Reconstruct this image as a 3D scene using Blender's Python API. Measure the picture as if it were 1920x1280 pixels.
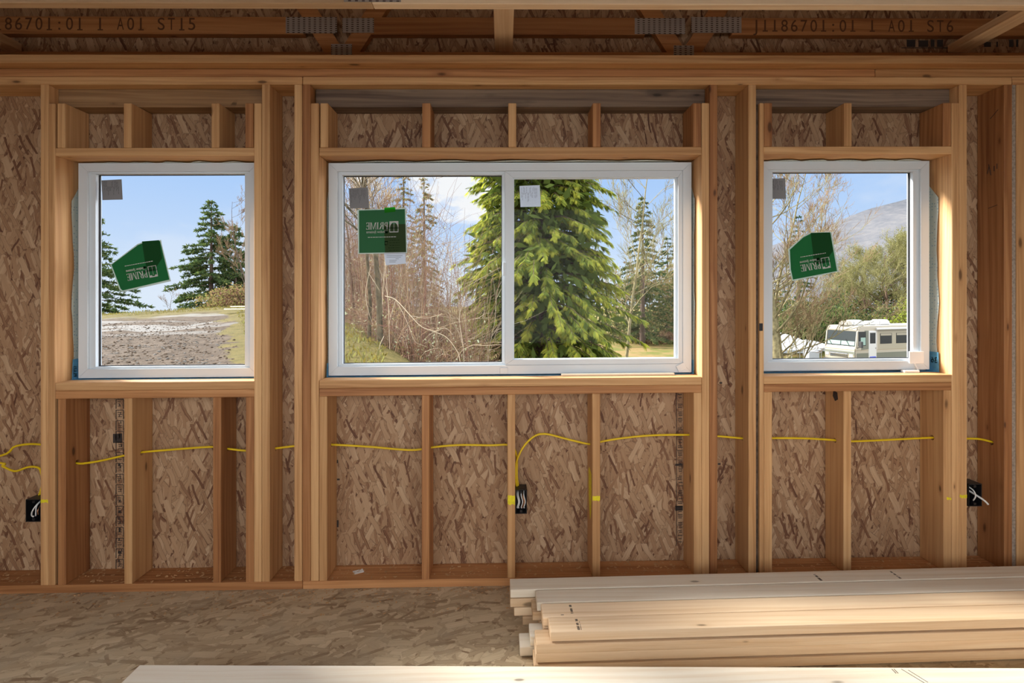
import bpy, bmesh, math, random
import numpy as np
from mathutils import Vector, Matrix, noise as mnoise

random.seed(7)
for o in list(bpy.data.objects):
    bpy.data.objects.remove(o)
SC = bpy.context.scene
COL = SC.collection

# ------------------------------------------------------------------ camera
F_PX, CAM_D, CAM_Z, YAW = 932.7, 2.3723, 1.3742, math.radians(0.918)
PPX, PPY = 958.8, 558.2            # principal point of the lens in the photograph
S = 0.00675                        # the building is a touch out of level: rise per metre along the wall
cam_data = bpy.data.cameras.new('camera')
cam = bpy.data.objects.new('camera', cam_data)
COL.objects.link(cam)
cam.location = (0, -CAM_D, CAM_Z)
cam.rotation_euler = (math.pi / 2, 0, -YAW)
cam_data.sensor_width = 36.0
cam_data.lens = 36.0 * F_PX / 1920
cam_data.shift_x = (960 - PPX) / 1920
cam_data.shift_y = -(640 - PPY) / 1920
cam_data.clip_start = 0.05
cam_data.clip_end = 4000
SC.camera = cam

# ------------------------------------------------------------------ exposure
SC.view_settings.view_transform = 'Standard'
SC.view_settings.look = 'None'
SC.view_settings.gamma = 1
SC.view_settings.use_curve_mapping = False
SC.view_settings.exposure = 0.0

# ------------------------------------------------------------------ sky
world = bpy.data.worlds.new('sky')
SC.world = world
world.use_nodes = True


class G:
    """small node-graph helper"""
    def __init__(self, tree):
        self.t = tree
        self.t.nodes.clear()

    def n(self, kind, _in=None, **props):
        nd = self.t.nodes.new(kind)
        for k, v in props.items():
            setattr(nd, k, v)
        for k, v in (_in or {}).items():
            self.set(nd.inputs[k], v)
        return nd

    def set(self, sock, v):
        if hasattr(v, 'is_output') or isinstance(v, bpy.types.NodeSocket):
            self.t.links.new(v, sock)
        else:
            if isinstance(v, (tuple, list)) and len(v) == 3 and sock.type == 'RGBA':
                v = (*v, 1)
            sock.default_value = v

    def math(self, op, a, b=0.0, c=None, clamp=False):
        nd = self.n('ShaderNodeMath', operation=op, use_clamp=clamp)
        self.set(nd.inputs[0], a)
        self.set(nd.inputs[1], b)
        if c is not None:
            self.set(nd.inputs[2], c)
        return nd.outputs[0]

    def vmath(self, op, a, b):
        nd = self.n('ShaderNodeVectorMath', operation=op)
        self.set(nd.inputs[0], a)
        self.set(nd.inputs[1], b)
        return nd.outputs[0]

    def mix(self, f, a, b, blend='MIX'):
        nd = self.n('ShaderNodeMix', data_type='RGBA', blend_type=blend)
        self.set(nd.inputs[0], f)
        self.set(nd.inputs[6], a)
        self.set(nd.inputs[7], b)
        return nd.outputs[2]

    def ramp(self, f, stops, interp='LINEAR'):
        nd = self.n('ShaderNodeValToRGB')
        nd.color_ramp.interpolation = interp
        els = nd.color_ramp.elements
        while len(els) < len(stops):
            els.new(0.5)
        for e, (p, c) in zip(els, stops):
            e.position = p
            if not isinstance(c, (tuple, list)):
                c = (c, c, c)
            e.color = (*c, 1)
        self.set(nd.inputs[0], f)
        return nd.outputs[0]

    def range(self, v, a, b, c=0.0, d=1.0, smooth=True):
        nd = self.n('ShaderNodeMapRange', interpolation_type='SMOOTHSTEP' if smooth else 'LINEAR')
        self.set(nd.inputs[0], v)
        for i, x in enumerate((a, b, c, d)):
            self.set(nd.inputs[i + 1], x)
        return nd.outputs[0]

    def noise(self, vec, scale, detail=3.0, rough=0.5, dist=0.0, out=0):
        nd = self.n('ShaderNodeTexNoise', {'Scale': scale, 'Detail': detail, 'Roughness': rough, 'Distortion': dist})
        if vec is not None:
            self.set(nd.inputs['Vector'], vec)
        return nd.outputs[out]

    def mapping(self, vec, loc=(0, 0, 0), rot=(0, 0, 0), scale=(1, 1, 1)):
        return self.n('ShaderNodeMapping', {'Vector': vec, 'Location': loc, 'Rotation': rot, 'Scale': scale}).outputs[0]


g = G(world.node_tree)
tc = g.n('ShaderNodeTexCoord').outputs['Generated']
sep = g.n('ShaderNodeSeparateXYZ', {0: tc})
dx, dy, dz = sep.outputs
blue = g.ramp(g.range(dz, 0.0, 0.55, smooth=False), [(0.0, (0.68, 0.81, 0.98)), (0.38, (0.43, 0.635, 0.98)), (1.0, (0.25, 0.46, 0.92))])
cl_vec = g.mapping(tc, loc=(0.32, 0.0, 0.05), scale=(2.6, 2.6, 5.5))
cl = g.range(g.noise(cl_vec, 1.15, 7, 0.56, 0.2), 0.53, 0.66)
# the bank of white cloud straight ahead, thinning to clear blue on either side
bank = g.range(g.math('ABSOLUTE', g.math('ADD', dx, 0.10)), 0.05, 0.36, 1.0, 0.0)
low = g.range(dz, 0.02, 0.12, 0.55, 0.0)
cl = g.math('MAXIMUM', g.math('MULTIPLY', cl, g.math('ADD', g.math('MULTIPLY', bank, 1.5), 0.25), clamp=True),
            g.math('MULTIPLY', low, g.noise(cl_vec, 2.0, 5, 0.5)))
vis = g.mix(cl, blue, (0.95, 0.96, 0.98))
# sky boosted out of view, overhead, at flanks and behind, to light the room
front_hi = g.range(dz, 0.42, 0.85)
back = g.range(dy, 0.05, -0.45)
flank = g.math('MULTIPLY', g.range(g.math('ABSOLUTE', dx), 0.66, 0.86), g.range(dy, -0.1, 0.1))
amp = g.math('ADD', 1.0, g.math('ADD', g.math('MULTIPLY', g.math('MAXIMUM', front_hi, g.math('MULTIPLY', flank, g.range(dx, -0.1, 0.1, 0.8, 2.0))), 4.0), g.math('MULTIPLY', back, 2.6)))
white = g.mix(g.math('MAXIMUM', back, g.math('MAXIMUM', front_hi, flank)), vis, (0.90, 0.93, 0.96))
skyc = g.vmath('MULTIPLY', white, g.n('ShaderNodeCombineXYZ', {0: amp, 1: amp, 2: amp}).outputs[0])
gnd = g.mix(g.range(dz, -0.14, -0.07), (0.30, 0.27, 0.22), skyc)
bg = g.n('ShaderNodeBackground', {'Color': gnd, 'Strength': 1.0})
out = g.n('ShaderNodeOutputWorld', {'Surface': bg.outputs[0]})

# ------------------------------------------------------------------ sun, veiled by thin cloud, in front of the house
sd = bpy.data.lights.new('sun', 'SUN')
sd.energy = 16.0
sd.angle = math.radians(14)
sd.color = (1.0, 0.96, 0.9)
sun = bpy.data.objects.new('sun', sd)
COL.objects.link(sun)
az, el = math.radians(-65), math.radians(35)      # azimuth from straight ahead, positive to the right
to_sun = Vector((math.sin(az) * math.cos(el), math.cos(az) * math.cos(el), math.sin(el)))
sun.rotation_euler = to_sun.to_track_quat('Z', 'Y').to_euler()
sun.location = to_sun * 30


# ------------------------------------------------------------------ geometry helpers
def ray(px, py):
    a, b = (px - PPX) / F_PX, -(py - PPY) / F_PX
    c, s = math.cos(YAW), math.sin(YAW)
    return Vector((a * c + s, c - a * s, b))


def P(px, py, Y=0.0):
    """point of the plane y = Y that the photograph shows at (px, py)"""
    r = ray(px, py)
    return Vector((0, -CAM_D, CAM_Z)) + r * ((Y + CAM_D) / r.y)


def X(px, Y=0.0):
    return P(px, 558, Y).x


def Zu(px, py, Y=0.0):
    """height with the out-of-level slope taken off"""
    p = P(px, py, Y)
    return p.z - S * p.x


def tag(o, label=None, cat=None, group=None, kind=None):
    if label: o['label'] = label
    if cat: o['category'] = cat
    if group: o['group'] = group
    if kind: o['kind'] = kind
    return o


def empty(name, loc, rz=0.0):
    o = bpy.data.objects.new(name, None)
    o.empty_display_size = 0.1
    o.location = loc
    o.rotation_euler.z = rz
    COL.objects.link(o)
    return o


def link_mesh(name, me, mat, parent=None, loc=None):
    o = bpy.data.objects.new(name, me)
    COL.objects.link(o)
    for m in (mat if isinstance(mat, (list, tuple)) else [mat]):
        me.materials.append(m)
    if parent is not None:
        o.parent = parent
    if loc is not None:
        o.location = loc
    return o


def finish(name, bm, mat, parent=None, base=None, level=True, smooth=False):
    """world-space bmesh -> object whose origin is its base centre (or its parent's origin)"""
    if level:
        for v in bm.verts:
            v.co.z += S * v.co.x
    if parent is not None:
        org = parent.matrix_basis.translation.copy()
        pp = parent.parent
        while pp is not None:
            org += pp.matrix_basis.translation
            pp = pp.parent
    elif base is not None:
        org = Vector(base)
    else:
        xs = [v.co for v in bm.verts]
        org = Vector(((min(v.x for v in xs) + max(v.x for v in xs)) / 2,
                      (min(v.y for v in xs) + max(v.y for v in xs)) / 2, min(v.z for v in xs)))
    loc = None
    for v in bm.verts:
        v.co -= org
    me = bpy.data.meshes.new(name)
    bmesh.ops.recalc_face_normals(bm, faces=bm.faces)
    bm.to_mesh(me)
    bm.free()
    if smooth:
        me.polygons.foreach_set('use_smooth', [True] * len(me.polygons))
    return link_mesh(name, me, mat, parent, org if parent is None else None)


def add_box(bm, x0, x1, y0, y1, z0, z1, bevel=0.0, segs=1, M=None):
    r = bmesh.ops.create_cube(bm, size=1)
    vs = r['verts']
    for v in vs:
        v.co = Vector(((x0 + x1) / 2 + v.co.x * (x1 - x0), (y0 + y1) / 2 + v.co.y * (y1 - y0), (z0 + z1) / 2 + v.co.z * (z1 - z0)))
    if bevel:
        es = list({e for v in vs for e in v.link_edges})
        r2 = bmesh.ops.bevel(bm, geom=es, offset=bevel, segments=segs, affect='EDGES', profile=0.5)
        vs = list({v for f in r2['faces'] for v in f.verts} | {v for v in vs if v.is_valid})
    if M is not None:
        bmesh.ops.transform(bm, matrix=M, verts=vs)
    return vs


def board(name, x0, x1, y0, y1, z0, z1, mat, label=None, cat=None, group=None, kind=None, bevel=0.0025, parent=None, level=True):
    bm = bmesh.new()
    add_box(bm, min(x0, x1), max(x0, x1), y0, y1, z0, z1, bevel)
    return tag(finish(name, bm, mat, parent, level=level), label, cat, group, kind)


def add_poly(bm, pts, y0, y1):
    """prism of an x-z outline between y0 and y1"""
    a = [bm.verts.new((x, y0, z)) for x, z in pts]
    b = [bm.verts.new((x, y1, z)) for x, z in pts]
    bm.faces.new(a)
    bm.faces.new(b[::-1])
    n = len(pts)
    for i in range(n):
        bm.faces.new((a[i], b[i], b[(i + 1) % n], a[(i + 1) % n]))


def add_ring(bm, o, i, y0, y1, gap=0.0005):
    """four mitred bars between rectangles o and i = (x0, x1, z0, z1)"""
    O = [(o[0], o[2]), (o[1], o[2]), (o[1], o[3]), (o[0], o[3])]
    I = [(i[0], i[2]), (i[1], i[2]), (i[1], i[3]), (i[0], i[3])]
    for k in range(4):
        a, b, c, d = Vector(O[k]), Vector(O[(k + 1) % 4]), Vector(I[(k + 1) % 4]), Vector(I[k])
        u = (b - a).normalized() * gap
        add_poly(bm, [tuple(a + u), tuple(b - u), tuple(c - u), tuple(d + u)], y0, y1)


def catmull(pts, n=8):
    pts = [Vector(p) for p in pts]
    if len(pts) < 3:
        return pts
    q = [pts[0] * 2 - pts[1]] + pts + [pts[-1] * 2 - pts[-2]]
    outp = []
    for i in range(1, len(q) - 2):
        p0, p1, p2, p3 = q[i - 1:i + 3]
        for k in range(n):
            t = k / n
            outp.append(0.5 * ((2 * p1) + (p2 - p0) * t + (2 * p0 - 5 * p1 + 4 * p2 - p3) * t * t + (3 * p1 - p0 - 3 * p2 + p3) * t ** 3))
    outp.append(pts[-1])
    return outp


def add_tube(bm, pts, r, n=8, flat=1.0):
    pts = [Vector(p) for p in pts]
    rings = []
    for i, p in enumerate(pts):
        t = (pts[min(i + 1, len(pts) - 1)] - pts[max(i - 1, 0)]).normalized()
        a = t.cross(Vector((0, 1, 0)))
        if a.length < 1e-3:
            a = t.cross(Vector((1, 0, 0)))
        a.normalize()
        b = t.cross(a)
        rr = r[i] if isinstance(r, (list, tuple)) else r
        rings.append([bm.verts.new(p + (a * math.cos(k * 2 * math.pi / n) * rr) + b * math.sin(k * 2 * math.pi / n) * rr * flat) for k in range(n)])
    for i in range(len(rings) - 1):
        for k in range(n):
            bm.faces.new((rings[i][k], rings[i][(k + 1) % n], rings[i + 1][(k + 1) % n], rings[i + 1][k]))
    bm.faces.new(rings[0][::-1])
    bm.faces.new(rings[-1])


def np_mesh(name, verts, faces_flat, counts, mats, mat_idx=None, parent=None, loc=(0, 0, 0), smooth=False):
    """fast mesh from numpy arrays"""
    verts = np.asarray(verts, dtype=np.float32).reshape(-1, 3)
    ff = np.asarray(faces_flat, dtype=np.int32).ravel()
    counts = np.asarray(counts, dtype=np.int32)
    me = bpy.data.meshes.new(name)
    me.vertices.add(len(verts))
    me.vertices.foreach_set('co', verts.ravel())
    me.loops.add(len(ff))
    me.loops.foreach_set('vertex_index', ff)
    me.polygons.add(len(counts))
    st = np.zeros(len(counts), dtype=np.int32)
    st[1:] = np.cumsum(counts)[:-1]
    me.polygons.foreach_set('loop_start', st)
    me.polygons.foreach_set('loop_total', counts)
    if mat_idx is not None:
        me.polygons.foreach_set('material_index', np.asarray(mat_idx, dtype=np.int32))
    if smooth:
        me.polygons.foreach_set('use_smooth', np.ones(len(counts), dtype=bool))
    me.update(calc_edges=True)
    return link_mesh(name, me, mats, parent, loc)


# ------------------------------------------------------------------ materials
MATS = {}


def new_mat(name):
    m = bpy.data.materials.new(name)
    m.use_nodes = True
    MATS[name] = m
    return m, G(m.node_tree)


def close(gr, color, rough=0.6, bump=None, metal=0.0, spec=0.35, bump_d=0.002):
    b = gr.n('ShaderNodeBsdfPrincipled', {'Base Color': color, 'Roughness': rough, 'Metallic': metal, 'Specular IOR Level': spec})
    if bump is not None:
        bp = gr.n('ShaderNodeBump', {'Height': bump, 'Distance': bump_d, 'Strength': 0.6})
        gr.t.links.new(bp.outputs[0], b.inputs['Normal'])
    gr.n('ShaderNodeOutputMaterial', {'Surface': b.outputs[0]})
    return b


def wood(name, axis, light, mid, dark, knots=1.0, rough=0.62, var=0.32, stain=0.0):
    """sawn softwood: grain along axis, soft growth bands, scattered knots"""
    m, q = new_mat(name)
    tc = q.n('ShaderNodeTexCoord').outputs['Object']
    rnd = q.n('ShaderNodeObjectInfo').outputs['Random']
    off = q.n('ShaderNodeCombineXYZ', {0: q.math('MULTIPLY', rnd, 37.0), 1: q.math('MULTIPLY', rnd, 91.0), 2: q.math('MULTIPLY', rnd, 53.0)}).outputs[0]
    v = q.vmath('ADD', tc, off)
    k = {'x': 0, 'y': 1, 'z': 2}[axis]

    def sc(al, ac):
        s_ = [ac] * 3
        s_[k] = al
        return tuple(s_)
    warp = q.noise(q.mapping(v, scale=sc(1.1, 7)), 1.0, 2, 0.5, out=1)
    vw = q.vmath('ADD', v, q.vmath('MULTIPLY', q.vmath('SUBTRACT', warp, (0.5, 0.5, 0.5)), (0.05, 0.05, 0.05)))
    bands = q.noise(q.mapping(vw, scale=sc(0.35, 60)), 1.0, 2, 0.55)
    fibre = q.noise(q.mapping(v, scale=sc(5, 320)), 1.0, 2, 0.6)
    big = q.noise(q.mapping(v, scale=sc(0.9, 6)), 1.0, 3, 0.5)
    f = q.math('ADD', q.math('MULTIPLY', bands, 0.62), q.math('ADD', q.math('MULTIPLY', fibre, 0.14), q.math('MULTIPLY', big, 0.28)))
    col = q.ramp(f, [(0.36, light), (0.52, mid), (0.68, dark)])
    # tone differs a little from board to board
    tone = q.math('ADD', 1.0 - var / 2, q.math('MULTIPLY', rnd, var))
    col = q.mix(1.0, col, q.n('ShaderNodeCombineColor', {0: tone, 1: q.math('POWER', tone, 1.25), 2: q.math('POWER', tone, 1.5)}).outputs[0], 'MULTIPLY')
    # knots
    vo = q.n('ShaderNodeTexVoronoi', {'Vector': q.mapping(vw, scale=sc(5.0, 15.0)), 'Scale': 1.0, 'Randomness': 1.0})
    vc = q.n('ShaderNodeSeparateColor', {0: vo.outputs['Color']})
    keep = q.math('GREATER_THAN', vc.outputs[0], 1.0 - 0.42 * knots)
    ksz = q.math('ADD', 0.45, q.math('MULTIPLY', vc.outputs[1], 0.75))
    kd = q.math('DIVIDE', vo.outputs['Distance'], ksz)
    kn = q.math('MULTIPLY', q.range(kd, 0.07, 0.16, 1.0, 0.0), keep)
    halo = q.math('MULTIPLY', q.range(kd, 0.10, 0.34, 0.5, 0.0), keep)
    col = q.mix(halo, col, dark)
    col = q.mix(q.math('MULTIPLY', kn, 0.85), col, tuple(c * 0.28 for c in dark))
    if stain:
        st = q.range(q.noise(q.mapping(v, scale=sc(2.2, 9)), 1.0, 4, 0.6), 0.57, 0.72)
        col = q.mix(q.math('MULTIPLY', st, stain), col, (0.05, 0.04, 0.035))
    close(q, col, rough, q.math('ADD', fibre, bands), bump_d=0.0008)
    return m


def osb(name, plane, tones, scale=1.0, turn=0.0, spread=1.0, layers=10, edge=0.7):
    """oriented strand board: straight-edged flakes of many sizes laid over each other in layers"""
    m, q = new_mat(name)
    tc = q.n('ShaderNodeTexCoord').outputs['Object']
    s3 = q.n('ShaderNodeSeparateXYZ', {0: tc})
    a, b = {'xz': (0, 2), 'xy': (0, 1), 'yz': (1, 2)}[plane]
    v = q.n('ShaderNodeCombineXYZ', {0: s3.outputs[a], 1: s3.outputs[b], 2: 0.0}).outputs[0]
    w1 = q.noise(v, 9.0, 2, 0.5, out=1)
    v2 = q.vmath('ADD', v, q.vmath('MULTIPLY', q.vmath('SUBTRACT', w1, (0.5, 0.5, 0.5)), (0.03, 0.03, 0.0)))
    jag = q.noise(v, 220.0, 2, 0.6)
    rs = random.Random(len(name) + 5)
    base = q.noise(q.mapping(v2, rot=(0, 0, turn), scale=(60, 9, 1)), 1.0, 3, 0.6)
    col = q.ramp(base, tones)
    hgt = base
    order = [1.5, -0.9, 0.5, -0.4, 0.75, -0.7, 0.15, -0.2, 0.35, -0.45]
    for i in range(layers):
        ang = turn + order[i] * spread + rs.uniform(-0.08, 0.08)
        wx, wy = rs.uniform(15, 38) * scale, rs.uniform(4.8, 9.5) * scale
        vm = q.mapping(q.mapping(v2, rot=(0, 0, ang)), loc=(i * 7.31, i * 3.77, 0), scale=(wx, wy, 1))
        s_ = q.n('ShaderNodeSeparateXYZ', {0: vm})
        U, W = s_.outputs[0], s_.outputs[1]
        cu = q.math('FLOOR', U)
        off = q.n('ShaderNodeTexWhiteNoise', {'W': q.math('ADD', cu, i * 13.7)}, noise_dimensions='1D').outputs['Value']
        W2 = q.math('ADD', W, q.math('MULTIPLY', off, 7.3))
        cw = q.math('FLOOR', W2)
        wn = q.n('ShaderNodeTexWhiteNoise', {'Vector': q.n('ShaderNodeCombineXYZ', {0: cu, 1: cw, 2: float(i)}).outputs[0]}, noise_dimensions='3D')
        rc = q.n('ShaderNodeSeparateColor', {0: wn.outputs['Color']})
        r1, r2, r3 = rc.outputs
        fu = q.math('SUBTRACT', q.math('FRACT', U), 0.5)
        fw = q.math('SUBTRACT', q.math('FRACT', W2), 0.5)
        # each flake leans and tapers its own way inside its cell
        fu = q.math('ADD', fu, q.math('MULTIPLY', fw, q.math('MULTIPLY', q.math('SUBTRACT', r3, 0.5), 0.9)))
        fw = q.math('ADD', fw, q.math('MULTIPLY', fu, q.math('MULTIPLY', q.math('SUBTRACT', r2, 0.5), 0.35)))
        j2 = q.math('MULTIPLY', q.math('SUBTRACT', jag, 0.5), 0.14)
        hu = q.math('ADD', q.math('MULTIPLY', r1, 0.26), 0.14)
        du = q.math('SUBTRACT', q.math('ADD', hu, q.math('MULTIPLY', j2, 0.6)), q.math('ABSOLUTE', fu))
        dw = q.math('SUBTRACT', q.math('ADD', 0.44, j2), q.math('ABSOLUTE', fw))
        d = q.math('MINIMUM', du, q.math('MULTIPLY', dw, wx / wy))
        on = q.math('MULTIPLY', q.math('GREATER_THAN', d, 0.0), q.math('GREATER_THAN', r2, 0.34))
        fibre = q.noise(q.mapping(vm, scale=(7, 0.45, 1)), 1.0, 2, 0.65)
        tone = q.math('ADD', q.math('MULTIPLY', wn.outputs['Value'], 0.82), q.math('MULTIPLY', q.math('SUBTRACT', fibre, 0.42), 0.55))
        flake = q.ramp(tone, tones)
        rim = q.math('MULTIPLY', q.range(d, 0.0, 0.07, edge, 0.0, smooth=False), q.math('GREATER_THAN', r3, 0.3))
        flake = q.mix(rim, flake, tuple(c * 0.45 for c in tones[0][1]))
        col = q.mix(on, col, flake)
        hgt = q.n('ShaderNodeMix', {0: on, 2: hgt, 3: r3}).outputs[0]
    return m, q, col, hgt, v


def plain(name, color, rough=0.5, metal=0.0, spec=0.4, var=0.0, vscale=8.0):
    m, q = new_mat(name)
    c = color
    if var:
        tc = q.n('ShaderNodeTexCoord').outputs['Object']
        f = q.noise(tc, vscale, 5, 0.6)
        c = q.ramp(f, [(0.3, tuple(x * (1 - var) for x in color)), (0.7, tuple(min(1, x * (1 + var)) for x in color))])
    close(q, c, rough, metal=metal, spec=spec)
    return m


FIR = ((0.70, 0.43, 0.205), (0.60, 0.335, 0.145), (0.43, 0.21, 0.082))
RED = ((0.55, 0.275, 0.115), (0.44, 0.20, 0.075), (0.27, 0.105, 0.038))
PALE = ((0.80, 0.62, 0.42), (0.74, 0.54, 0.345), (0.64, 0.43, 0.245))
GREY = ((0.27, 0.195, 0.135), (0.19, 0.13, 0.09), (0.095, 0.062, 0.045))
BLEACH = ((0.80, 0.74, 0.63), (0.77, 0.69, 0.56), (0.70, 0.58, 0.43))
TRUSS_DIM = ((0.50, 0.24, 0.09), (0.42, 0.185, 0.065), (0.28, 0.105, 0.036))  # truss wood darkened to stand in for the shade under the roof
for ax in 'xyz':
    wood('fir_' + ax, ax, *FIR)
    wood('red_' + ax, ax, *RED)
wood('truss_x', 'x', *TRUSS_DIM)
wood('pale_x', 'x', *PALE, knots=0.45, var=0.45)
wood('pale_y', 'y', *PALE, knots=0.45)
wood('bleach_x', 'x', *BLEACH, knots=0.4)
wood('header_x', 'x', *GREY, knots=0.6, stain=0.5)
wood('header_tan', 'x', (0.46, 0.29, 0.15), (0.36, 0.21, 0.1), (0.2, 0.11, 0.05), knots=0.7, stain=0.25)
wood('jamb_pale_z', 'z', (0.83, 0.7, 0.47), (0.76, 0.6, 0.37), (0.6, 0.42, 0.22), knots=0.6)
M = MATS

WALL_T = [(0.0, (0.11, 0.042, 0.022)), (0.12, (0.21, 0.098, 0.05)), (0.34, (0.345, 0.195, 0.103)), (0.72, (0.44, 0.275, 0.155)), (0.98, (0.57, 0.395, 0.245))]
m_, q_, c_, h_, v_ = osb('osb_wall', 'xz', WALL_T)
close(q_, c_, 0.62, h_, bump_d=0.0016)
m_, q_, c_, h_, v_ = osb('osb_side', 'yz', WALL_T, layers=4)
close(q_, c_, 0.62, h_, bump_d=0.0016)
FLOOR_T = [(0.0, (0.25, 0.165, 0.095)), (0.25, (0.40, 0.30, 0.19)), (0.6, (0.52, 0.41, 0.265)), (0.98, (0.68, 0.56, 0.385))]
m_, q_, c_, h_, v_ = osb('osb_floor', 'xy', FLOOR_T, scale=1.15, turn=1.45, spread=1.1, layers=8, edge=0.3)
dirt = q_.range(q_.noise(v_, 5.0, 6, 0.6), 0.45, 0.68)
c_ = q_.mix(q_.math('MULTIPLY', dirt, 0.55), c_, (0.46, 0.385, 0.27))
# sawdust and dirt swept against the wall: a brown band with a ragged edge
yy = q_.n('ShaderNodeSeparateXYZ', {0: v_}).outputs[1]
close(q_, c_, 0.75, h_, bump_d=0.0012)
m_, q_, c_, h_, v_ = osb('osb_deck', 'xy', WALL_T, turn=0.3, layers=4)
close(q_, c_, 0.7)

plain('vinyl', (0.64, 0.70, 0.745), 0.32, spec=0.5)
plain('black_plastic', (0.012, 0.012, 0.014), 0.4)
plain('cable_yellow', (0.80, 0.55, 0.012), 0.42)
plain('white_plastic', (0.8, 0.8, 0.78), 0.4)
plain('copper', (0.7, 0.35, 0.18), 0.35, metal=1.0)
plain('paint_yellow', (0.78, 0.66, 0.02), 0.6, var=0.15, vscale=60)
plain('stamp_ink', (0.045, 0.034, 0.03), 0.8)
plain('truss_ink', (0.13, 0.055, 0.024), 0.8)
plain('bark_edge', (0.10, 0.065, 0.045), 0.9, var=0.6, vscale=40)
plain('grey_edge', (0.34, 0.28, 0.22), 0.9, var=0.35, vscale=90)
plain('dark_tape', (0.02, 0.02, 0.022), 0.6)
plain('paper_white', (0.86, 0.86, 0.84), 0.8)
plain('flash_blue', (0.10, 0.32, 0.52), 0.5, var=0.3, vscale=30)
plain('sawdust', (0.55, 0.34, 0.17), 0.9, var=0.25, vscale=20)

# house wrap: pale sheet with rows of small blue print
m_, q_ = new_mat('house_wrap')
tc = q_.n('ShaderNodeTexCoord').outputs['Object']
vo = q_.n('ShaderNodeTexVoronoi', {'Vector': tc, 'Scale': 62.0, 'Randomness': 0.35})
dots = q_.range(vo.outputs['Distance'], 0.18, 0.27, 0.65, 0.0)
close(q_, q_.mix(dots, (0.60, 0.67, 0.62), (0.12, 0.30, 0.42)), 0.5)

# pressed steel truss plate: rows of punched teeth
m_, q_ = new_mat('truss_plate')
tc = q_.n('ShaderNodeTexCoord').outputs['Object']
s3 = q_.n('ShaderNodeSeparateXYZ', {0: tc})
ux = q_.math('FRACT', q_.math('MULTIPLY', s3.outputs[0], 38.0))
uz = q_.math('FRACT', q_.math('MULTIPLY', s3.outputs[2], 95.0))
slot = q_.math('MULTIPLY', q_.math('MULTIPLY', q_.math('GREATER_THAN', ux, 0.42), q_.math('LESS_THAN', ux, 0.84)),
               q_.math('MULTIPLY', q_.math('GREATER_THAN', uz, 0.40), q_.math('LESS_THAN', uz, 0.78)))
close(q_, q_.mix(slot, (0.40, 0.36, 0.33), (0.05, 0.03, 0.022)), 0.5, metal=0.35)

# clear glass that lets daylight straight through
m_, q_ = new_mat('glass')
lw = q_.n('ShaderNodeLayerWeight', {'Blend': 0.5})
rf = q_.math('ADD', 0.003, q_.math('MULTIPLY', q_.math('POWER', lw.outputs['Facing'], 5.0), 0.35))
tr = q_.n('ShaderNodeBsdfTransparent', {'Color': (0.985, 0.99, 0.99)})
gl = q_.n('ShaderNodeBsdfGlossy', {'Color': (1, 1, 1), 'Roughness': 0.02})
mx = q_.n('ShaderNodeMixShader', {0: rf, 1: tr.outputs[0], 2: gl.outputs[0]})
q_.n('ShaderNodeOutputMaterial', {'Surface': mx.outputs[0]})


def thin(name, color, trans, mixf=0.45, rough=0.7, noise_s=0.0, color2=None):
    """paper, film and leaves: light passes through"""
    m, q = new_mat(name)
    c, t = color, trans
    if noise_s:
        n_ = q.noise(q.n('ShaderNodeTexCoord').outputs['Object'], noise_s, 3, 0.6)
        c = q.ramp(n_, [(0.35, color), (0.65, color2)])
        t = c
    d = q.n('ShaderNodeBsdfDiffuse', {'Color': c, 'Roughness': rough})
    tl = q.n('ShaderNodeBsdfTranslucent', {'Color': t})
    x_ = q.n('ShaderNodeMixShader', {0: mixf, 1: d.outputs[0], 2: tl.outputs[0]})
    q.n('ShaderNodeOutputMaterial', {'Surface': x_.outputs[0]})
    return m


thin('sticker_green', (0.05, 0.30, 0.11), (0.055, 0.32, 0.12), 0.55)
thin('sticker_film', (0.085, 0.29, 0.14), (0.085, 0.29, 0.14), 0.5)
thin('sticker_dark', (0.03, 0.14, 0.045), (0.03, 0.14, 0.05), 0.5)
thin('sticker_olive', (0.085, 0.14, 0.06), (0.085, 0.14, 0.06), 0.5)
thin('sticker_edge', (0.5, 0.56, 0.52), (0.5, 0.56, 0.52), 0.5)
thin('tape_green', (0.04, 0.36, 0.03), (0.05, 0.42, 0.03), 0.5)
thin('print_white', (0.86, 0.88, 0.86), (0.86, 0.88, 0.86), 0.5)
thin('label_grey', (0.34, 0.34, 0.35), (0.25, 0.25, 0.26), 0.3)
thin('label_white', (0.66, 0.70, 0.76), (0.6, 0.63, 0.68), 0.4)
thin('label_print', (0.15, 0.15, 0.16), (0.1, 0.1, 0.1), 0.2)
thin('print_dark', (0.006, 0.02, 0.008), (0.005, 0.015, 0.006), 0.3)

# =================================================================== ROOM SHELL
WX0, WX1 = -3.15, 3.15            # how far the framed wall is built to either side
YB = -3.7                         # the room is open behind the camera
SHEATH = 0.140                    # inner face of the sheathing
zPT, zTP, zTP2, zTP3 = 0.038, 2.391, 2.429, 2.467

# rough openings (x0, x1, z0, z1) on the framing plane
SILL, HEAD = 0.989, 2.055
RO = {1: (X(103), X(477.5), SILL, HEAD), 2: (X(598), X(1316), SILL, HEAD), 3: (X(1432), X(1785), SILL, HEAD)}


def tagk(o, kind='structure', **kw):
    o['kind'] = kind
    for k, v in kw.items():
        o[k] = v
    return o


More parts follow.
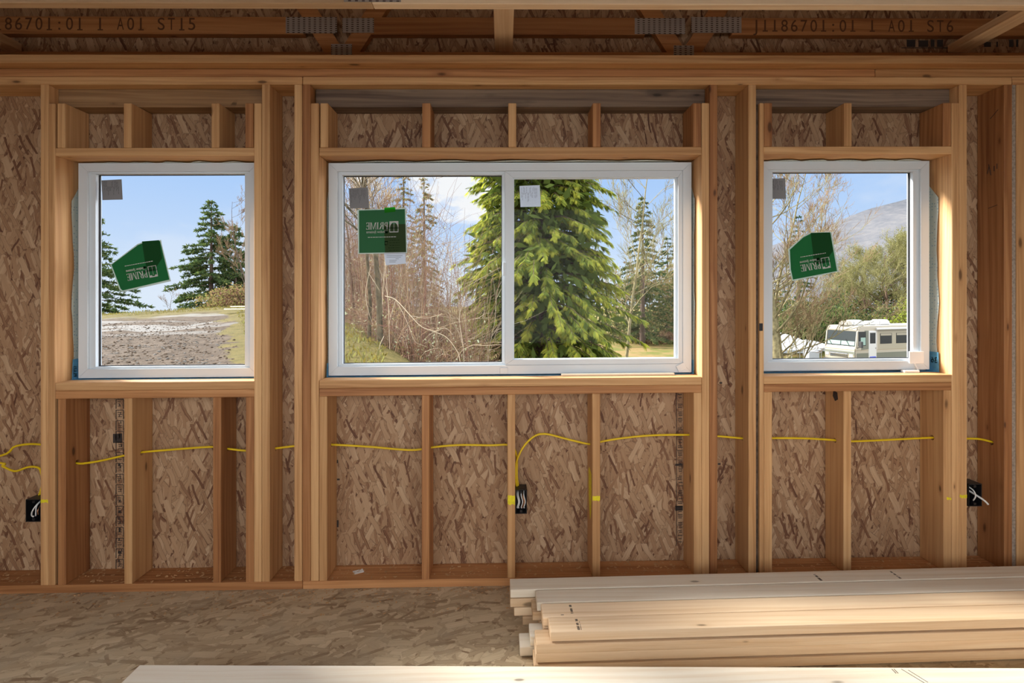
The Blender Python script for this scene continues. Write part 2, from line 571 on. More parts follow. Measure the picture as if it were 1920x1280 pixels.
bm = bmesh.new()
cuts = sorted([(RO[k][0] - 0.002, RO[k][1] + 0.002) for k in RO])
edges = [WX0] + [c for p in cuts for c in p] + [WX1]
for i in range(0, len(edges), 2):
    add_box(bm, edges[i], edges[i + 1], SHEATH, SHEATH + 0.011, -0.25, 3.25)
for a, b in cuts:
    add_box(bm, a, b, SHEATH, SHEATH + 0.011, -0.25, SILL - 0.001)
    add_box(bm, a, b, SHEATH, SHEATH + 0.011, HEAD + 0.001, 3.25)
wall = tagk(finish('wall_back', bm, M['osb_wall'], base=(0, SHEATH, 0)), label='oriented strand board sheathing behind the studs of the window wall', category='wall')
bm = bmesh.new()
add_box(bm, WX0 - 0.02, WX1 + 0.02, YB, SHEATH, -0.02, 0.0)
tagk(finish('floor', bm, M['osb_floor'], base=(0, 0, 0)), label='dusty strand board subfloor', category='floor')
for side, xa, xb in (('left', WX0 - 0.03, WX0), ('right', WX1, WX1 + 0.03)):  # unseen side walls, put in to close off and control the light
    bm = bmesh.new()
    add_box(bm, xa, xb, YB, SHEATH + 0.011, -0.02, 3.25)
    tagk(finish('wall_' + side, bm, M['osb_side'], base=(xa, 0, 0)), label='unseen strand board wall put in on the %s side of the room to hold the light' % side, category='wall')
bm = bmesh.new()
add_box(bm, WX0 - 0.03, WX1 + 0.03, YB, SHEATH + 0.011, 3.25, 3.27)
tagk(finish('ceiling', bm, M['osb_deck'], base=(0, 0, 3.25)), label='strand board roof deck above the trusses', category='ceiling')

# unseen wall added behind the camera; its opening shapes the light on the framing
bm = bmesh.new()
BX, BZ0, BZ1 = 2.95, 0.80, 2.50
add_box(bm, WX0, WX1, YB - 0.05, YB, 0.0, BZ0)
add_box(bm, WX0, WX1, YB - 0.05, YB, BZ1, 3.25)
add_box(bm, WX0, -BX, YB - 0.05, YB, BZ0, BZ1)
add_box(bm, BX, WX1, YB - 0.05, YB, BZ0, BZ1)
tagk(finish('wall_front', bm, M['osb_wall'], base=(0, YB, 0)), label='unseen strand board wall added behind the camera, its wide opening shaped for the light', category='wall')

# mill marks stamped on the sheathing (part of the board)
def printed(name, cells, y, parent, mat='stamp_ink'):
    """small printed strokes lying on a surface that faces the room"""
    bm = bmesh.new()
    for x0, x1, z0, z1 in cells:
        add_box(bm, min(x0, x1), max(x0, x1), y - 0.0006, y, min(z0, z1), max(z0, z1))
    return finish(name, bm, M[mat], parent)


def text_mesh(body, size, shear=0.0, mirror=False, width=None, bold=0.0):
    cu = bpy.data.curves.new('text', 'FONT')
    cu.body = body
    cu.size = size
    cu.shear = shear
    cu.offset = bold
    cu.extrude = 0.00025
    cu.align_x = 'LEFT'
    ob = bpy.data.objects.new('text', cu)
    COL.objects.link(ob)
    dg = bpy.context.evaluated_depsgraph_get()
    me = bpy.data.meshes.new_from_object(ob.evaluated_get(dg))
    bpy.data.objects.remove(ob)
    n = len(me.vertices)
    co = np.zeros(n * 3, dtype=np.float32)
    me.vertices.foreach_get('co', co)
    co = co.reshape(-1, 3)
    w = co[:, 0].max() - co[:, 0].min()
    co[:, 0] -= co[:, 0].min()
    if width:
        co[:, 0] *= width / w
        w = width
    return me, co, w


def lettering(name, body, size, origin, mat, parent, ux=(1, 0, 0), uz=(0, 0, 1), shear=0.0, width=None, bold=0.0, center=False):
    """text laid out along ux (reading direction) and uz (up), raised towards the camera"""
    me, co, w = text_mesh(body, size, shear, width=width, bold=bold)
    ux, uz = np.array(ux, float), np.array(uz, float)
    o = np.array(origin, float)
    if center:
        o = o - ux * w / 2
    pw = parent.matrix_basis.translation if parent is not None else Vector((0, 0, 0))
    q = parent
    org = np.zeros(3)
    while q is not None:
        org += np.array(q.matrix_basis.translation)
        q = q.parent
    pts = o + co[:, :1] * ux + co[:, 1:2] * uz + co[:, 2:3] * np.array((0, -1.0, 0)) - org
    me.vertices.foreach_set('co', pts.astype(np.float32).ravel())
    me.name = name
    me.materials.clear()
    me.update()
    return link_mesh(name, me, M[mat], parent)


# the black ruler strip on the sheathing beside the left window
cells = []
rs = random.Random(3)
y = SHEATH
xl, xr = X(217, y), X(232, y)
for k in range(16):
    z1 = Zu(224, 748 + k * 20, y)
    z0 = Zu(224, 748 + k * 20 + 18, y)
    cells += [(xl, xr, z1 - 0.003, z1), (xl, xl + 0.004, z0, z1), (xr - 0.003, xr, z0, z1)]
    for j in range(3):
        a = xl + 0.008 + rs.random() * 0.006
        zz = z0 + (z1 - z0) * (0.25 + 0.22 * j)
        cells.append((a, a + 0.012 + rs.random() * 0.01, zz, zz + 0.003))
        if rs.random() < 0.6:
            cells.append((a + rs.random() * 0.014, a + 0.004 + rs.random() * 0.014, zz, zz + 0.012))
cells.append((X(212, y), X(229, y), Zu(220, 830, y), Zu(220, 813, y)))
xl, xr = X(1269, y), X(1280, y)
for k in range(19):
    z1, z0 = Zu(1274, 737 + k * 15, y), Zu(1274, 737 + k * 15 + 12, y)
    cells += [(xl - 0.003, xl, z0 - 0.01, z1 + 0.004)]
    for j in range(4):
        if rs.random() < 0.75:
            zz = z0 + (z1 - z0) * j / 4
            cells.append((xl + 0.003 + rs.random() * 0.008, xr - rs.random() * 0.006, zz, zz + 0.0035))
for py in (869, 948):
    cells.append((X(1266, y), X(1280, y), Zu(1272, py + (9 if py > 900 else 4), y), Zu(1272, py, y)))
for px0, px1 in ((1722, 1740), (1745, 1752), (1757, 1768), (1792, 1800), (1806, 1812), (1845, 1858), (1868, 1871), (1892, 1900), (1905, 1909), (1700, 1716)):
    cells.append((X(px0, y), X(px1, y), Zu(px0, 88, y), Zu(px0, 73 + rs.random() * 6, y)))
cells.append((X(1690, y), X(1800, y), Zu(1740, 90.5, y), Zu(1740, 89, y)))
for px_, a, b in ((629, 862, 868), (632, 897, 900), (630, 975, 988), (1346, 868, 871), (1349, 716, 719)):
    cells.append((X(px_, y), X(px_ + 5, y), Zu(px_, b, y), Zu(px_, a, y)))
printed('mill_stamp', cells, y, wall, 'stamp_ink')

# =================================================================== PLATES
board('bottom_plate', WX0, X(567), 0.0, SHEATH, 0.0, zPT, M['red_x'], 'long bottom plate on the floor under the left window studs', 'bottom plate', 'bottom plates')
board('bottom_plate', X(567.6), WX1, 0.0, SHEATH, 0.0, zPT, M['red_x'], 'long bottom plate under the middle and right window studs, behind the lumber', 'bottom plate', 'bottom plates')
board('top_plate', WX0, X(566.6), 0.0, SHEATH, zTP, zTP2 - 0.0012, M['fir_x'], 'lower top plate resting on the studs over the left window', 'top plate', 'top plates')
board('top_plate', X(567.6), X(1897.5), 0.0, SHEATH, zTP, zTP2 - 0.0012, M['fir_x'], 'lower top plate resting on the studs over the middle and right windows', 'top plate', 'top plates')
board('top_plate', X(1898.5), WX1, 0.0, SHEATH, zTP, zTP2 - 0.0012, M['fir_x'], 'short end of the lower top plate at the far right corner', 'top plate', 'top plates')
board('top_plate', WX0, X(1641), 0.0015, SHEATH, zTP2, zTP3 - 0.001, M['red_x'], 'upper top plate, long piece with dark nail stains', 'top plate', 'top plates')
board('top_plate', X(1641.8), WX1, 0.0, SHEATH, zTP2, zTP3 - 0.001, M['fir_x'], 'upper top plate, piece over the right window past the butt joint', 'top plate', 'top plates')
board('backing_board', WX0, WX1, -0.057, 0.082, zTP3, zTP3 + 0.038, M['fir_x'], 'long flat backing board overhanging the top plates below the truss', 'board')

# =================================================================== CABLE RUNS (needed first: the studs are drilled for them)
CY = 0.066
def CP(px, py, Y=CY):
    p = P(px, py, Y)
    return Vector((p.x, p.y, p.z - S * p.x))


runA = [Vector((WX0 + 0.02, CY, Zu(-60, 872, CY))), CP(-20, 858), CP(30, 836), CP(75, 833), CP(108, 845), CP(140, 867), CP(175, 866), CP(232, 854), CP(262, 848), CP(330, 842), CP(396, 837.5), CP(420, 840), CP(460, 844.5), CP(492, 842), CP(523, 839.5), CP(551, 836),
        CP(585, 832), CP(618, 833), CP(690, 837), CP(760, 843), CP(790, 842), CP(808, 838.5), CP(860, 834), CP(920, 834.5), CP(949, 833.5), CP(962, 838, 0.075), CP(969, 858, 0.085), CP(969, 890, 0.08), CP(972, 915, 0.075)]
runB = [CP(970, 916, 0.07), CP(967, 898, 0.06), CP(968, 868, 0.06), CP(981, 838, 0.066), CP(1003, 817), CP(1025, 813.5), CP(1060, 822), CP(1103, 832), CP(1118, 829.5), CP(1160, 822), CP(1220, 816), CP(1293, 815), CP(1347, 817.5), CP(1388, 821), CP(1425, 822), CP(1448, 821),
        CP(1510, 821.5), CP(1567, 825), CP(1597, 827), CP(1660, 824.5), CP(1755, 820), CP(1790, 822), CP(1822, 822), CP(1838, 823), CP(1862, 828.5), CP(1890, 834), CP(1930, 834), Vector((WX1 - 0.02, CY, Zu(2050, 836, CY)))]
runC = [Vector((WX0 + 0.02, CY + .02, Zu(-60, 850, CY))), CP(-15, 866, .085), CP(5, 874, .085), CP(28, 883, .085), CP(50, 876, .085), CP(66, 875, .085), CP(76, 881, .08), CP(80, 905, .06), CP(73, 930, .06), CP(68, 937, .06)]
RUNS = [catmull(r, 6) for r in (runA, runB, runC)]


def cable_hits(x):
    hits = []
    for r in RUNS[:2]:
        for a, b in zip(r, r[1:]):
            if (a.x - x) * (b.x - x) <= 0 and abs(b.x - a.x) > abs(b.z - a.z):
                t = (x - a.x) / (b.x - a.x) if abs(b.x - a.x) > 1e-9 else 0
                hits.append(a.lerp(b, t))
                break
    return hits


def drill(o, x0, x1):
    """bore the cable hole through a stud"""
    for h in cable_hits((x0 + x1) / 2):
        bmc = bmesh.new()
        bmesh.ops.create_cone(bmc, cap_ends=True, segments=14, radius1=0.0125, radius2=0.0125, depth=(x1 - x0) + 0.02,
                              matrix=Matrix.Translation((h.x, h.y, h.z + S * h.x)) @ Matrix.Rotation(math.pi / 2, 4, 'Y'))
        me = bpy.data.meshes.new('bit')
        bmc.to_mesh(me)
        bmc.free()
        c = bpy.data.objects.new('bit', me)
        COL.objects.link(c)
        md = o.modifiers.new('hole', 'BOOLEAN')
        md.object = c
        md.operation = 'DIFFERENCE'
        md.solver = 'EXACT'
        dg = bpy.context.evaluated_depsgraph_get()
        new = bpy.data.meshes.new_from_object(o.evaluated_get(dg))
        o.modifiers.clear()
        old = o.data
        o.data = new
        new.name = old.name
        bpy.data.meshes.remove(old)
        bpy.data.objects.remove(c)


# =================================================================== STUDS
HDR = 2.303                       # underside of the window headers
def stud(px0, px1, z0, z1, name, label, mat='fir_z', group=None, y0=0.0, depth=0.1395, cat=None, holes=True):
    x0, x1 = X(px0, y0), X(px1, y0)
    o = board(name, x0, x1, y0, y0 + depth, z0, z1, M[mat], label, cat or name.replace('_', ' '), group)
    if holes and z0 < 0.9:
        drill(o, x0, x1)
    return o


K, T, CR, CU = 'king_stud', 'trimmer_stud', 'cripple_stud', 'cripple_stud'
gk, gt = 'king studs of the window wall', 'trimmer studs beside the windows'
gl_, gu = 'cripple studs below the window sills', 'cripple studs above the windows'
zF, zL, zU0 = zPT, 0.913, 2.0931
STUDS = {}
rows = [
    # left window
    ('kA', 75.5, 90.5, zF, zTP, K, 'king stud left of the left window, full height, with a yellow paint mark', 'fir_z', gk),
    ('tA', 91, 103, zF, HDR, T, 'trimmer stud forming the bright left jamb of the left window, bark along its edge', 'fir_z', gt),
    ('b1', 108, 123, zF, zL, CR, 'cripple stud at the left end below the left window, wide dark side showing', 'red_z', gl_),
    ('b2', 232.5, 247.5, zF, zL, CR, 'cripple stud below the left window just right of the black ruler marks', 'fir_z', gl_),
    ('b3', 399, 414, zF, zL, CR, 'cripple stud below the left window with a dark shaded side, third from its left end', 'red_z', gl_),
    ('b4', 460.5, 475.5, zF, zL, CR, 'reddish cripple stud below the left window tight against its right trimmer', 'red_z', gl_),
    ('tB', 476, 490, zF, HDR, T, 'trimmer stud right of the left window', 'fir_z', gt),
    ('kB', 490.7, 505.7, zF, zTP, K, 'king stud right of the left window, broad face turned right', 'fir_z', gk),
    ('a1', 107, 121.5, zU0, HDR, CU, 'short cripple at the left end above the left window', 'fir_z', gu),
    ('a2', 231.5, 246.5, zU0, HDR, CU, 'short cripple above the left window, second from its left end', 'fir_z', gu),
    ('a3', 396, 411, zU0, HDR, CU, 'short cripple above the left window, third from its left end', 'fir_z', gu),
    ('a4', 459.5, 474.5, zU0, HDR, CU, 'short cripple above the left window tight against its right trimmer', 'red_z', gu),
    # middle window
    ('kC', 551.5, 566, zF, zTP, K, 'stud at the end of the left wall panel, beside the plate butt joint', 'fir_z', gk),
    ('kD', 567, 582, zF, zTP, K, 'reddish king stud left of the middle window', 'red_z', gk),
    ('tD', 582.5, 597.5, zF, HDR, T, 'trimmer stud forming the left jamb of the middle window', 'fir_z', gt),
    ('m1', 598.3, 613.3, zF, zL, CR, 'knotty cripple stud at the left end below the middle window', 'fir_z', gl_),
    ('m2', 790.5, 805, zF, zL, CR, 'cripple stud below the middle window left of the outlet bay', 'red_z', gl_),
    ('m3', 951.5, 966, zF, zL, CR, 'cripple stud below the middle window that carries the black outlet box', 'fir_z', gl_),
    ('m4', 1110.5, 1125.5, zF, zL, CR, 'cripple stud below the middle window with yellow sprayed paint', 'fir_z', gl_),
    ('m5', 1300.8, 1315.6, zF, zL, CR, 'cripple stud at the right end below the middle window, grey smudge on its side', 'fir_z', gl_),
    ('tE', 1316, 1330, zF, HDR, T, 'trimmer stud forming the bright right jamb of the middle window', 'fir_z', gt),
    ('kE', 1330.6, 1345.4, zF, zTP, K, 'reddish king stud right of the middle window', 'red_z', gk),
    ('c1', 600.3, 615, zU0, HDR, CU, 'short cripple at the left end above the middle window', 'fir_z', gu),
    ('c2', 791.5, 807, zU0, HDR, CU, 'short reddish cripple above the middle window, second from its left end', 'red_z', gu),
    ('c3', 953, 968, zU0, HDR, CU, 'short cripple above the middle window, the central one', 'fir_z', gu),
    ('c4', 1111.5, 1126.5, zU0, HDR, CU, 'short reddish cripple above the middle window, fourth from its left end', 'red_z', gu),
    ('c5', 1299.5, 1314.8, zU0, HDR, CU, 'short cripple at the right end above the middle window', 'red_z', gu),
    # right window
    ('kF', 1403.5, 1418, zF, zTP, K, 'king stud left of the right window, broad face turned left', 'fir_z', gk),
    ('tF', 1424.5, 1432.5, zF, HDR, T, 'trimmer stud left of the right window behind a dark gap', 'fir_z', gt),
    ('d1', 1433, 1448, zF, zL, CR, 'cripple stud at the left end below the right window', 'fir_z', gl_),
    ('d2', 1582, 1596.5, zF, zL, CR, 'cripple stud below the middle of the right window, dark smudge near its top', 'fir_z', gl_),
    ('d3', 1769.5, 1784, zF, zL, CR, 'cripple stud at the right end below the right window, two cable holes', 'fir_z', gl_),
    ('tG', 1784.7, 1798.5, zF, HDR, T, 'trimmer stud forming the bright right jamb of the right window', 'fir_z', gt),
    ('kG', 1799, 1813.5, zF, zTP, K, 'king stud right of the right window with a faint yellow stripe', 'fir_z', gk),
    ('e1', 1433, 1448, zU0, HDR, CU, 'short reddish cripple at the left end above the right window', 'red_z', gu),
    ('e2', 1583, 1597.5, zU0, HDR, CU, 'short cripple above the middle of the right window', 'fir_z', gu),
    ('e3', 1768.5, 1783.5, zU0, HDR, CU, 'short cripple at the right end above the right window', 'red_z', gu),
    ('kH', 1883.3, 1898.3, zF, zTP, K, 'corner stud near the right edge with a broad reddish side and pencil marks', 'red_z', gk),
    ('kI', 1906.5, 1921.5, zF, zTP, K, 'last stud at the right edge, beyond the grey sheet edge', 'fir_z', gk),
]
for key, a, b, z0, z1, nm, lab, mt, grp in rows:
    STUDS[key] = stud(a, b, z0, z1, nm, lab, mt, grp)
# bark edges
for key, a, b in (('tA', 103.2, 107), ('tF', 1418.6, 1424)):
    board('bark_edge', X(a), X(b), 0.012, 0.135, zF, (SILL - .08) if key == 'tA' else HDR - 0.002, M['bark_edge'], parent=STUDS[key])['label'] = 'dark strip of bark left on the stud edge'
bm = bmesh.new()
add_box(bm, X(1899), X(1905.8), 0.004, 0.135, zF, zTP)
tag(finish('filler_strip', bm, M['grey_edge']), 'grey weathered strip between the last two studs at the right edge', 'strip')

# paint marks, stains and pencil marks on studs
def mark(key, name, px0, px1, py0, py1, mat, label=None):
    x0, x1 = X(px0), X(px1)
    bm = bmesh.new()
    n = 6
    rr = random.Random(px0)
    top = [(x0 + (x1 - x0) * i / n, Zu((px0 + px1) / 2, py0 + rr.uniform(-1, 1))) for i in range(n + 1)]
    bot = [(x0 + (x1 - x0) * i / n, Zu((px0 + px1) / 2, py1 + rr.uniform(-1.5, 1.5))) for i in range(n + 1)]
    add_poly(bm, top + bot[::-1], -0.0007, 0.0004)
    o = finish(name, bm, M[mat], STUDS[key])
    if label:
        o['label'] = label
    return o


mark('kA', 'paint_mark', 76.5, 90, 936, 942, 'paint_yellow', 'yellow paint mark')
mark('m3', 'paint_mark', 952, 965.5, 929, 946, 'paint_yellow', 'yellow paint mark')
mark('m4', 'paint_mark', 1111, 1125, 930, 938, 'paint_yellow', 'yellow paint mark')
mark('kG', 'paint_mark', 1799.5, 1813, 927.5, 933, 'paint_yellow', 'faint yellow paint stripe')
mark('d3', 'paint_mark', 1775, 1783.5, 932, 937, 'paint_yellow', 'faint yellow paint stripe')
x_ = X(1110.5) - 0.0006
bm = bmesh.new()
pts = [(0.02, 892), (0.075, 884), (0.10, 893), (0.09, 950), (0.06, 985), (0.035, 975), (0.02, 940)]
vs = [bm.verts.new((x_, yy_, Zu(1107, pp_))) for yy_, pp_ in pts]
bm.faces.new(vs)
vs2 = [bm.verts.new((x_ + 0.0009, yy_, Zu(1107, pp_))) for yy_, pp_ in pts]
bm.faces.new(vs2[::-1])
finish('paint_mark', bm, M['paint_yellow'], STUDS['m4'])['label'] = 'vertical yellow spray on the side of the stud'
x_ = X(1582) - 0.0006
bm = bmesh.new()
for dxx in (0, 0.0009):
    bm.faces.new([bm.verts.new((x_ + dxx, yy_, Zu(1565, pp_))) for yy_, pp_ in ((0.075, 737), (0.045, 739), (0.04, 752), (0.062, 757), (0.08, 748))])
finish('ink_smudge', bm, M['stamp_ink'], STUDS['d2'])
x_ = X(1883.3) - 0.0006
bm = bmesh.new()
for k, (y0_, p0_, y1_, p1_) in enumerate(((0.07, 213, 0.03, 201), (0.078, 300, 0.066, 322), (0.075, 303, 0.085, 318), (0.05, 306, 0.05, 316), (0.036, 303, 0.036, 313), (0.08, 385, 0.035, 382))):
    a_, b_ = Vector((x_, y0_, Zu(1860, p0_))), Vector((x_, y1_, Zu(1860, p1_)))
    add_tube(bm, [a_, b_], 0.0014, 5)
finish('pencil_mark', bm, M['stamp_ink'], STUDS['kH'])['label'] = 'dark pencil marks on the side of the stud'

# =================================================================== HEADERS, HEADS AND ROUGH SILLS
hd = [(1, 91, 490, 'header_tan', 'brown header beam above the left window'), (2, 584, 1330, 'header_x', 'dark grey weathered header beam above the middle window'), (3, 1424.5, 1798.5, 'header_x', 'dark grey weathered header beam above the right window')]
for k, a, b, mt, lab in hd:
    board('window_header', X(a), X(b), 0.051, 0.1395, HDR + 0.0005, zTP - 0.0005, M[mt], lab, 'header', 'window headers')
nm_ = {1: 'left', 2: 'middle', 3: 'right'}
for k in (1, 2, 3):
    x0, x1 = RO[k][0], RO[k][1]
    board('head_plate', x0 + .001, x1 - .001, 0.0, 0.1395, HEAD, zU0 - 0.0005, M['fir_x'], 'flat board across the top of the %s window opening' % nm_[k], 'plate', 'head plates')
    board('rough_sill', x0 + .001, x1 - .001, 0.0, 0.1395, 0.951, SILL, M['fir_x'], 'upper rough sill board directly under the %s window' % nm_[k], 'sill', 'rough sill boards')
    board('rough_sill', x0 + .001, x1 - .001, 0.0, 0.1395, zL, 0.9500, M['red_x'], 'lower rough sill board under the %s window, resting on the cripples' % nm_[k], 'sill', 'rough sill boards')

# =================================================================== TRUSS OVER THE WALL
TY0, TY1 = 0.1015, 0.1392
truss = empty('roof_truss', (0, 0.12, zTP3))
tag(truss, 'roof truss standing on the top plates against the sheathing, with stencilled numbers', 'truss')
zb0 = zTP3 + 0.0005
board('bottom_chord', WX0, WX1, TY0, TY1, zb0, Zu(900, 97.2, TY0), M['truss_x'], parent=truss)
zm0, zm1 = Zu(900, 64.6, TY0), Zu(900, 32.0, TY0)
J = (661, 1289)
for a, b in ((-400, 569), (692, 1210), (1372, 2300)):
    xa, xb = max(X(a, TY0), WX0), min(X(b, TY0), WX1)
    board('middle_chord', xa, xb, TY0, TY1, zm0, zm1, M['truss_x'], parent=truss)


def strut(name, p0, p1, w, y0, y1, mat, parent):
    a, b = Vector((p0[0], p0[1])), Vector((p1[0], p1[1]))
    d = (b - a).normalized()
    n_ = Vector((-d.y, d.x)) * w / 2
    bm = bmesh.new()
    add_poly(bm, [tuple(a - n_), tuple(b - n_), tuple(b + n_), tuple(a + n_)], y0, y1)
    return finish(name, bm, M[mat], parent)


for j, (pl, pr, pc) in enumerate(((596, 690, 641), (1242, 1336, 1283))):
    zc = Zu(pc, 98, TY0)
    for sgn, pm in ((-1, pl), (1, pr)):
        x0_, x1_ = X(pc + sgn * 14, TY0), X(pc + sgn * 62, TY0)
        zt = Zu(pc, 22, TY0)
        k_ = (x1_ - x0_) / (zt - zc)
        strut('web', (x0_, zc), (x0_ + k_ * (zt - zc + 0.30), zt + 0.30), 0.085, TY0 + 0.0003, TY1, 'truss_x', truss)
for px0, px1, py0, py1 in ((536, 632, 33, 63), (642, 701, 34.5, 62), (1190, 1284.5, 33.5, 63.5), (1296, 1390, 31, 61)):
    board('connector_plate', X(px0, TY0), X(px1, TY0), TY0 - 0.0016, TY0 - 0.0002, Zu(900, py1, TY0), Zu(900, py0, TY0), M['truss_plate'], parent=truss, bevel=0.0)
for px0, px1, py0, py1 in ((621, 660, 83, 103), (1263, 1301, 85, 104)):
    board('connector_plate', X(px0, TY0), X(px1, TY0), TY0 - 0.0016, TY0 - 0.0002, Zu(900, py1, TY0), Zu(900, py0, TY0), M['truss_plate'], parent=truss, bevel=0.0)
zt_ = Zu(1600, 59.5, TY0)
for body, pa, pitch in (('J1186701:01 1 A01 ST15', -51, 19.1), ('J1186701:01 1 A01 ST6', 1407, 18.25)):
    for i, ch in enumerate(body):
        if ch == ' ' or pa + (i + 1) * pitch < -25:
            continue
        pc_ = pa + (i + 0.5) * pitch
        xa = X(pc_, TY0)
        wch = None if ch in '1:J' else 0.033
        lettering('stencilled_number' if ch.isdigit() else 'stencilled_letter', ch, 0.086, (xa, TY0 - 0.0004, zt_ + S * xa + (0.003 if pa < 0 else 0)), 'truss_ink', truss, width=wch, center=True)
        if ch == '1':
            board('stencilled_serif', xa - 0.012, xa + 0.014, TY0 - 0.0004, TY0 - 0.0001, zt_, zt_ + 0.006, M['truss_ink'], parent=truss, bevel=0.0)

# the next truss towards the room: its lower chord crosses the top of the view
TB0 = -0.457
ztb = zTP3 + 0.038
truss2 = empty('roof_truss', (0, TB0, ztb))
tag(truss2, 'nearer roof truss, lower chord toned pale as if lit from below, spanning the top edge of the view', 'truss')
jx = X(697, TB0)
board('bottom_chord', WX0, jx - 0.0006, TB0, TB0 + 0.038, ztb, ztb + 0.089, M['pale_x'], parent=truss2)  # pale tone stands in for light thrown up from the floor
board('bottom_chord', jx + 0.0006, WX1, TB0, TB0 + 0.038, ztb, ztb + 0.089, M['pale_x'], parent=truss2)
board('connector_plate', X(645, TB0), X(752, TB0), TB0 - 0.0016, TB0 - 0.0002, ztb + 0.006, ztb + 0.08, M['truss_plate'], parent=truss2, bevel=0.0)
for sgn in (-1, 1):
    strut('web', (jx + sgn * 0.06, ztb + 0.089), (jx + sgn * 0.42, ztb + 0.6), 0.085, TB0, TB0 + 0.038, 'pale_x', truss2)

# flat braces running from truss to truss
def brace(px0, px1, pyfar, label):
    z0 = ztb + 0.0895
    x0, x1 = X(px0, TY0), X(px1, TY0)
    bm = bmesh.new()
    add_box(bm, x0, x1, TB0 - 1.2, TY0 - 0.001, z0, z0 + 0.038, 0.0025)
    return tag(finish('truss_brace', bm, M['pale_y']), label, 'brace', 'flat braces across the trusses')  # lightened wood imitates bounce light on the undersides


brace(928, 961, 96, 'flat brace, toned pale as if lit from below, running back over the trusses above the middle window')
brace(1776, 1812, 96, 'greyish flat brace running back over the trusses at the upper right')
brace(8, 42, 96, 'dark flat brace running back over the trusses at the upper left corner')

# =================================================================== WINDOWS
WY = 0.095                        # room face of the vinyl frames
GY = 0.128                        # glass
GT = 0.004


def rect(px0, px1, py0, py1, Y):
    pm, qm = (px0 + px1) / 2, (py0 + py1) / 2
    return (X(px0, Y), X(px1, Y), Zu(pm, py1, Y), Zu(pm, py0, Y))


def ring_part(name, o, i, y0, y1, parent, mat='vinyl'):
    bm = bmesh.new()
    add_ring(bm, o, i, y0, y1)
    return finish(name, bm, M[mat], parent)


def pane(r, parent, y=GY):
    bm = bmesh.new()
    add_box(bm, r[0] - 0.006, r[1] + 0.006, y, y + GT, r[2] - 0.006, r[3] + 0.006)
    return finish('glass_pane', bm, M['glass'], parent)


def inset(r, l, rr, b, t):
    return (r[0] + l, r[1] - rr, r[2] + b, r[3] - t)


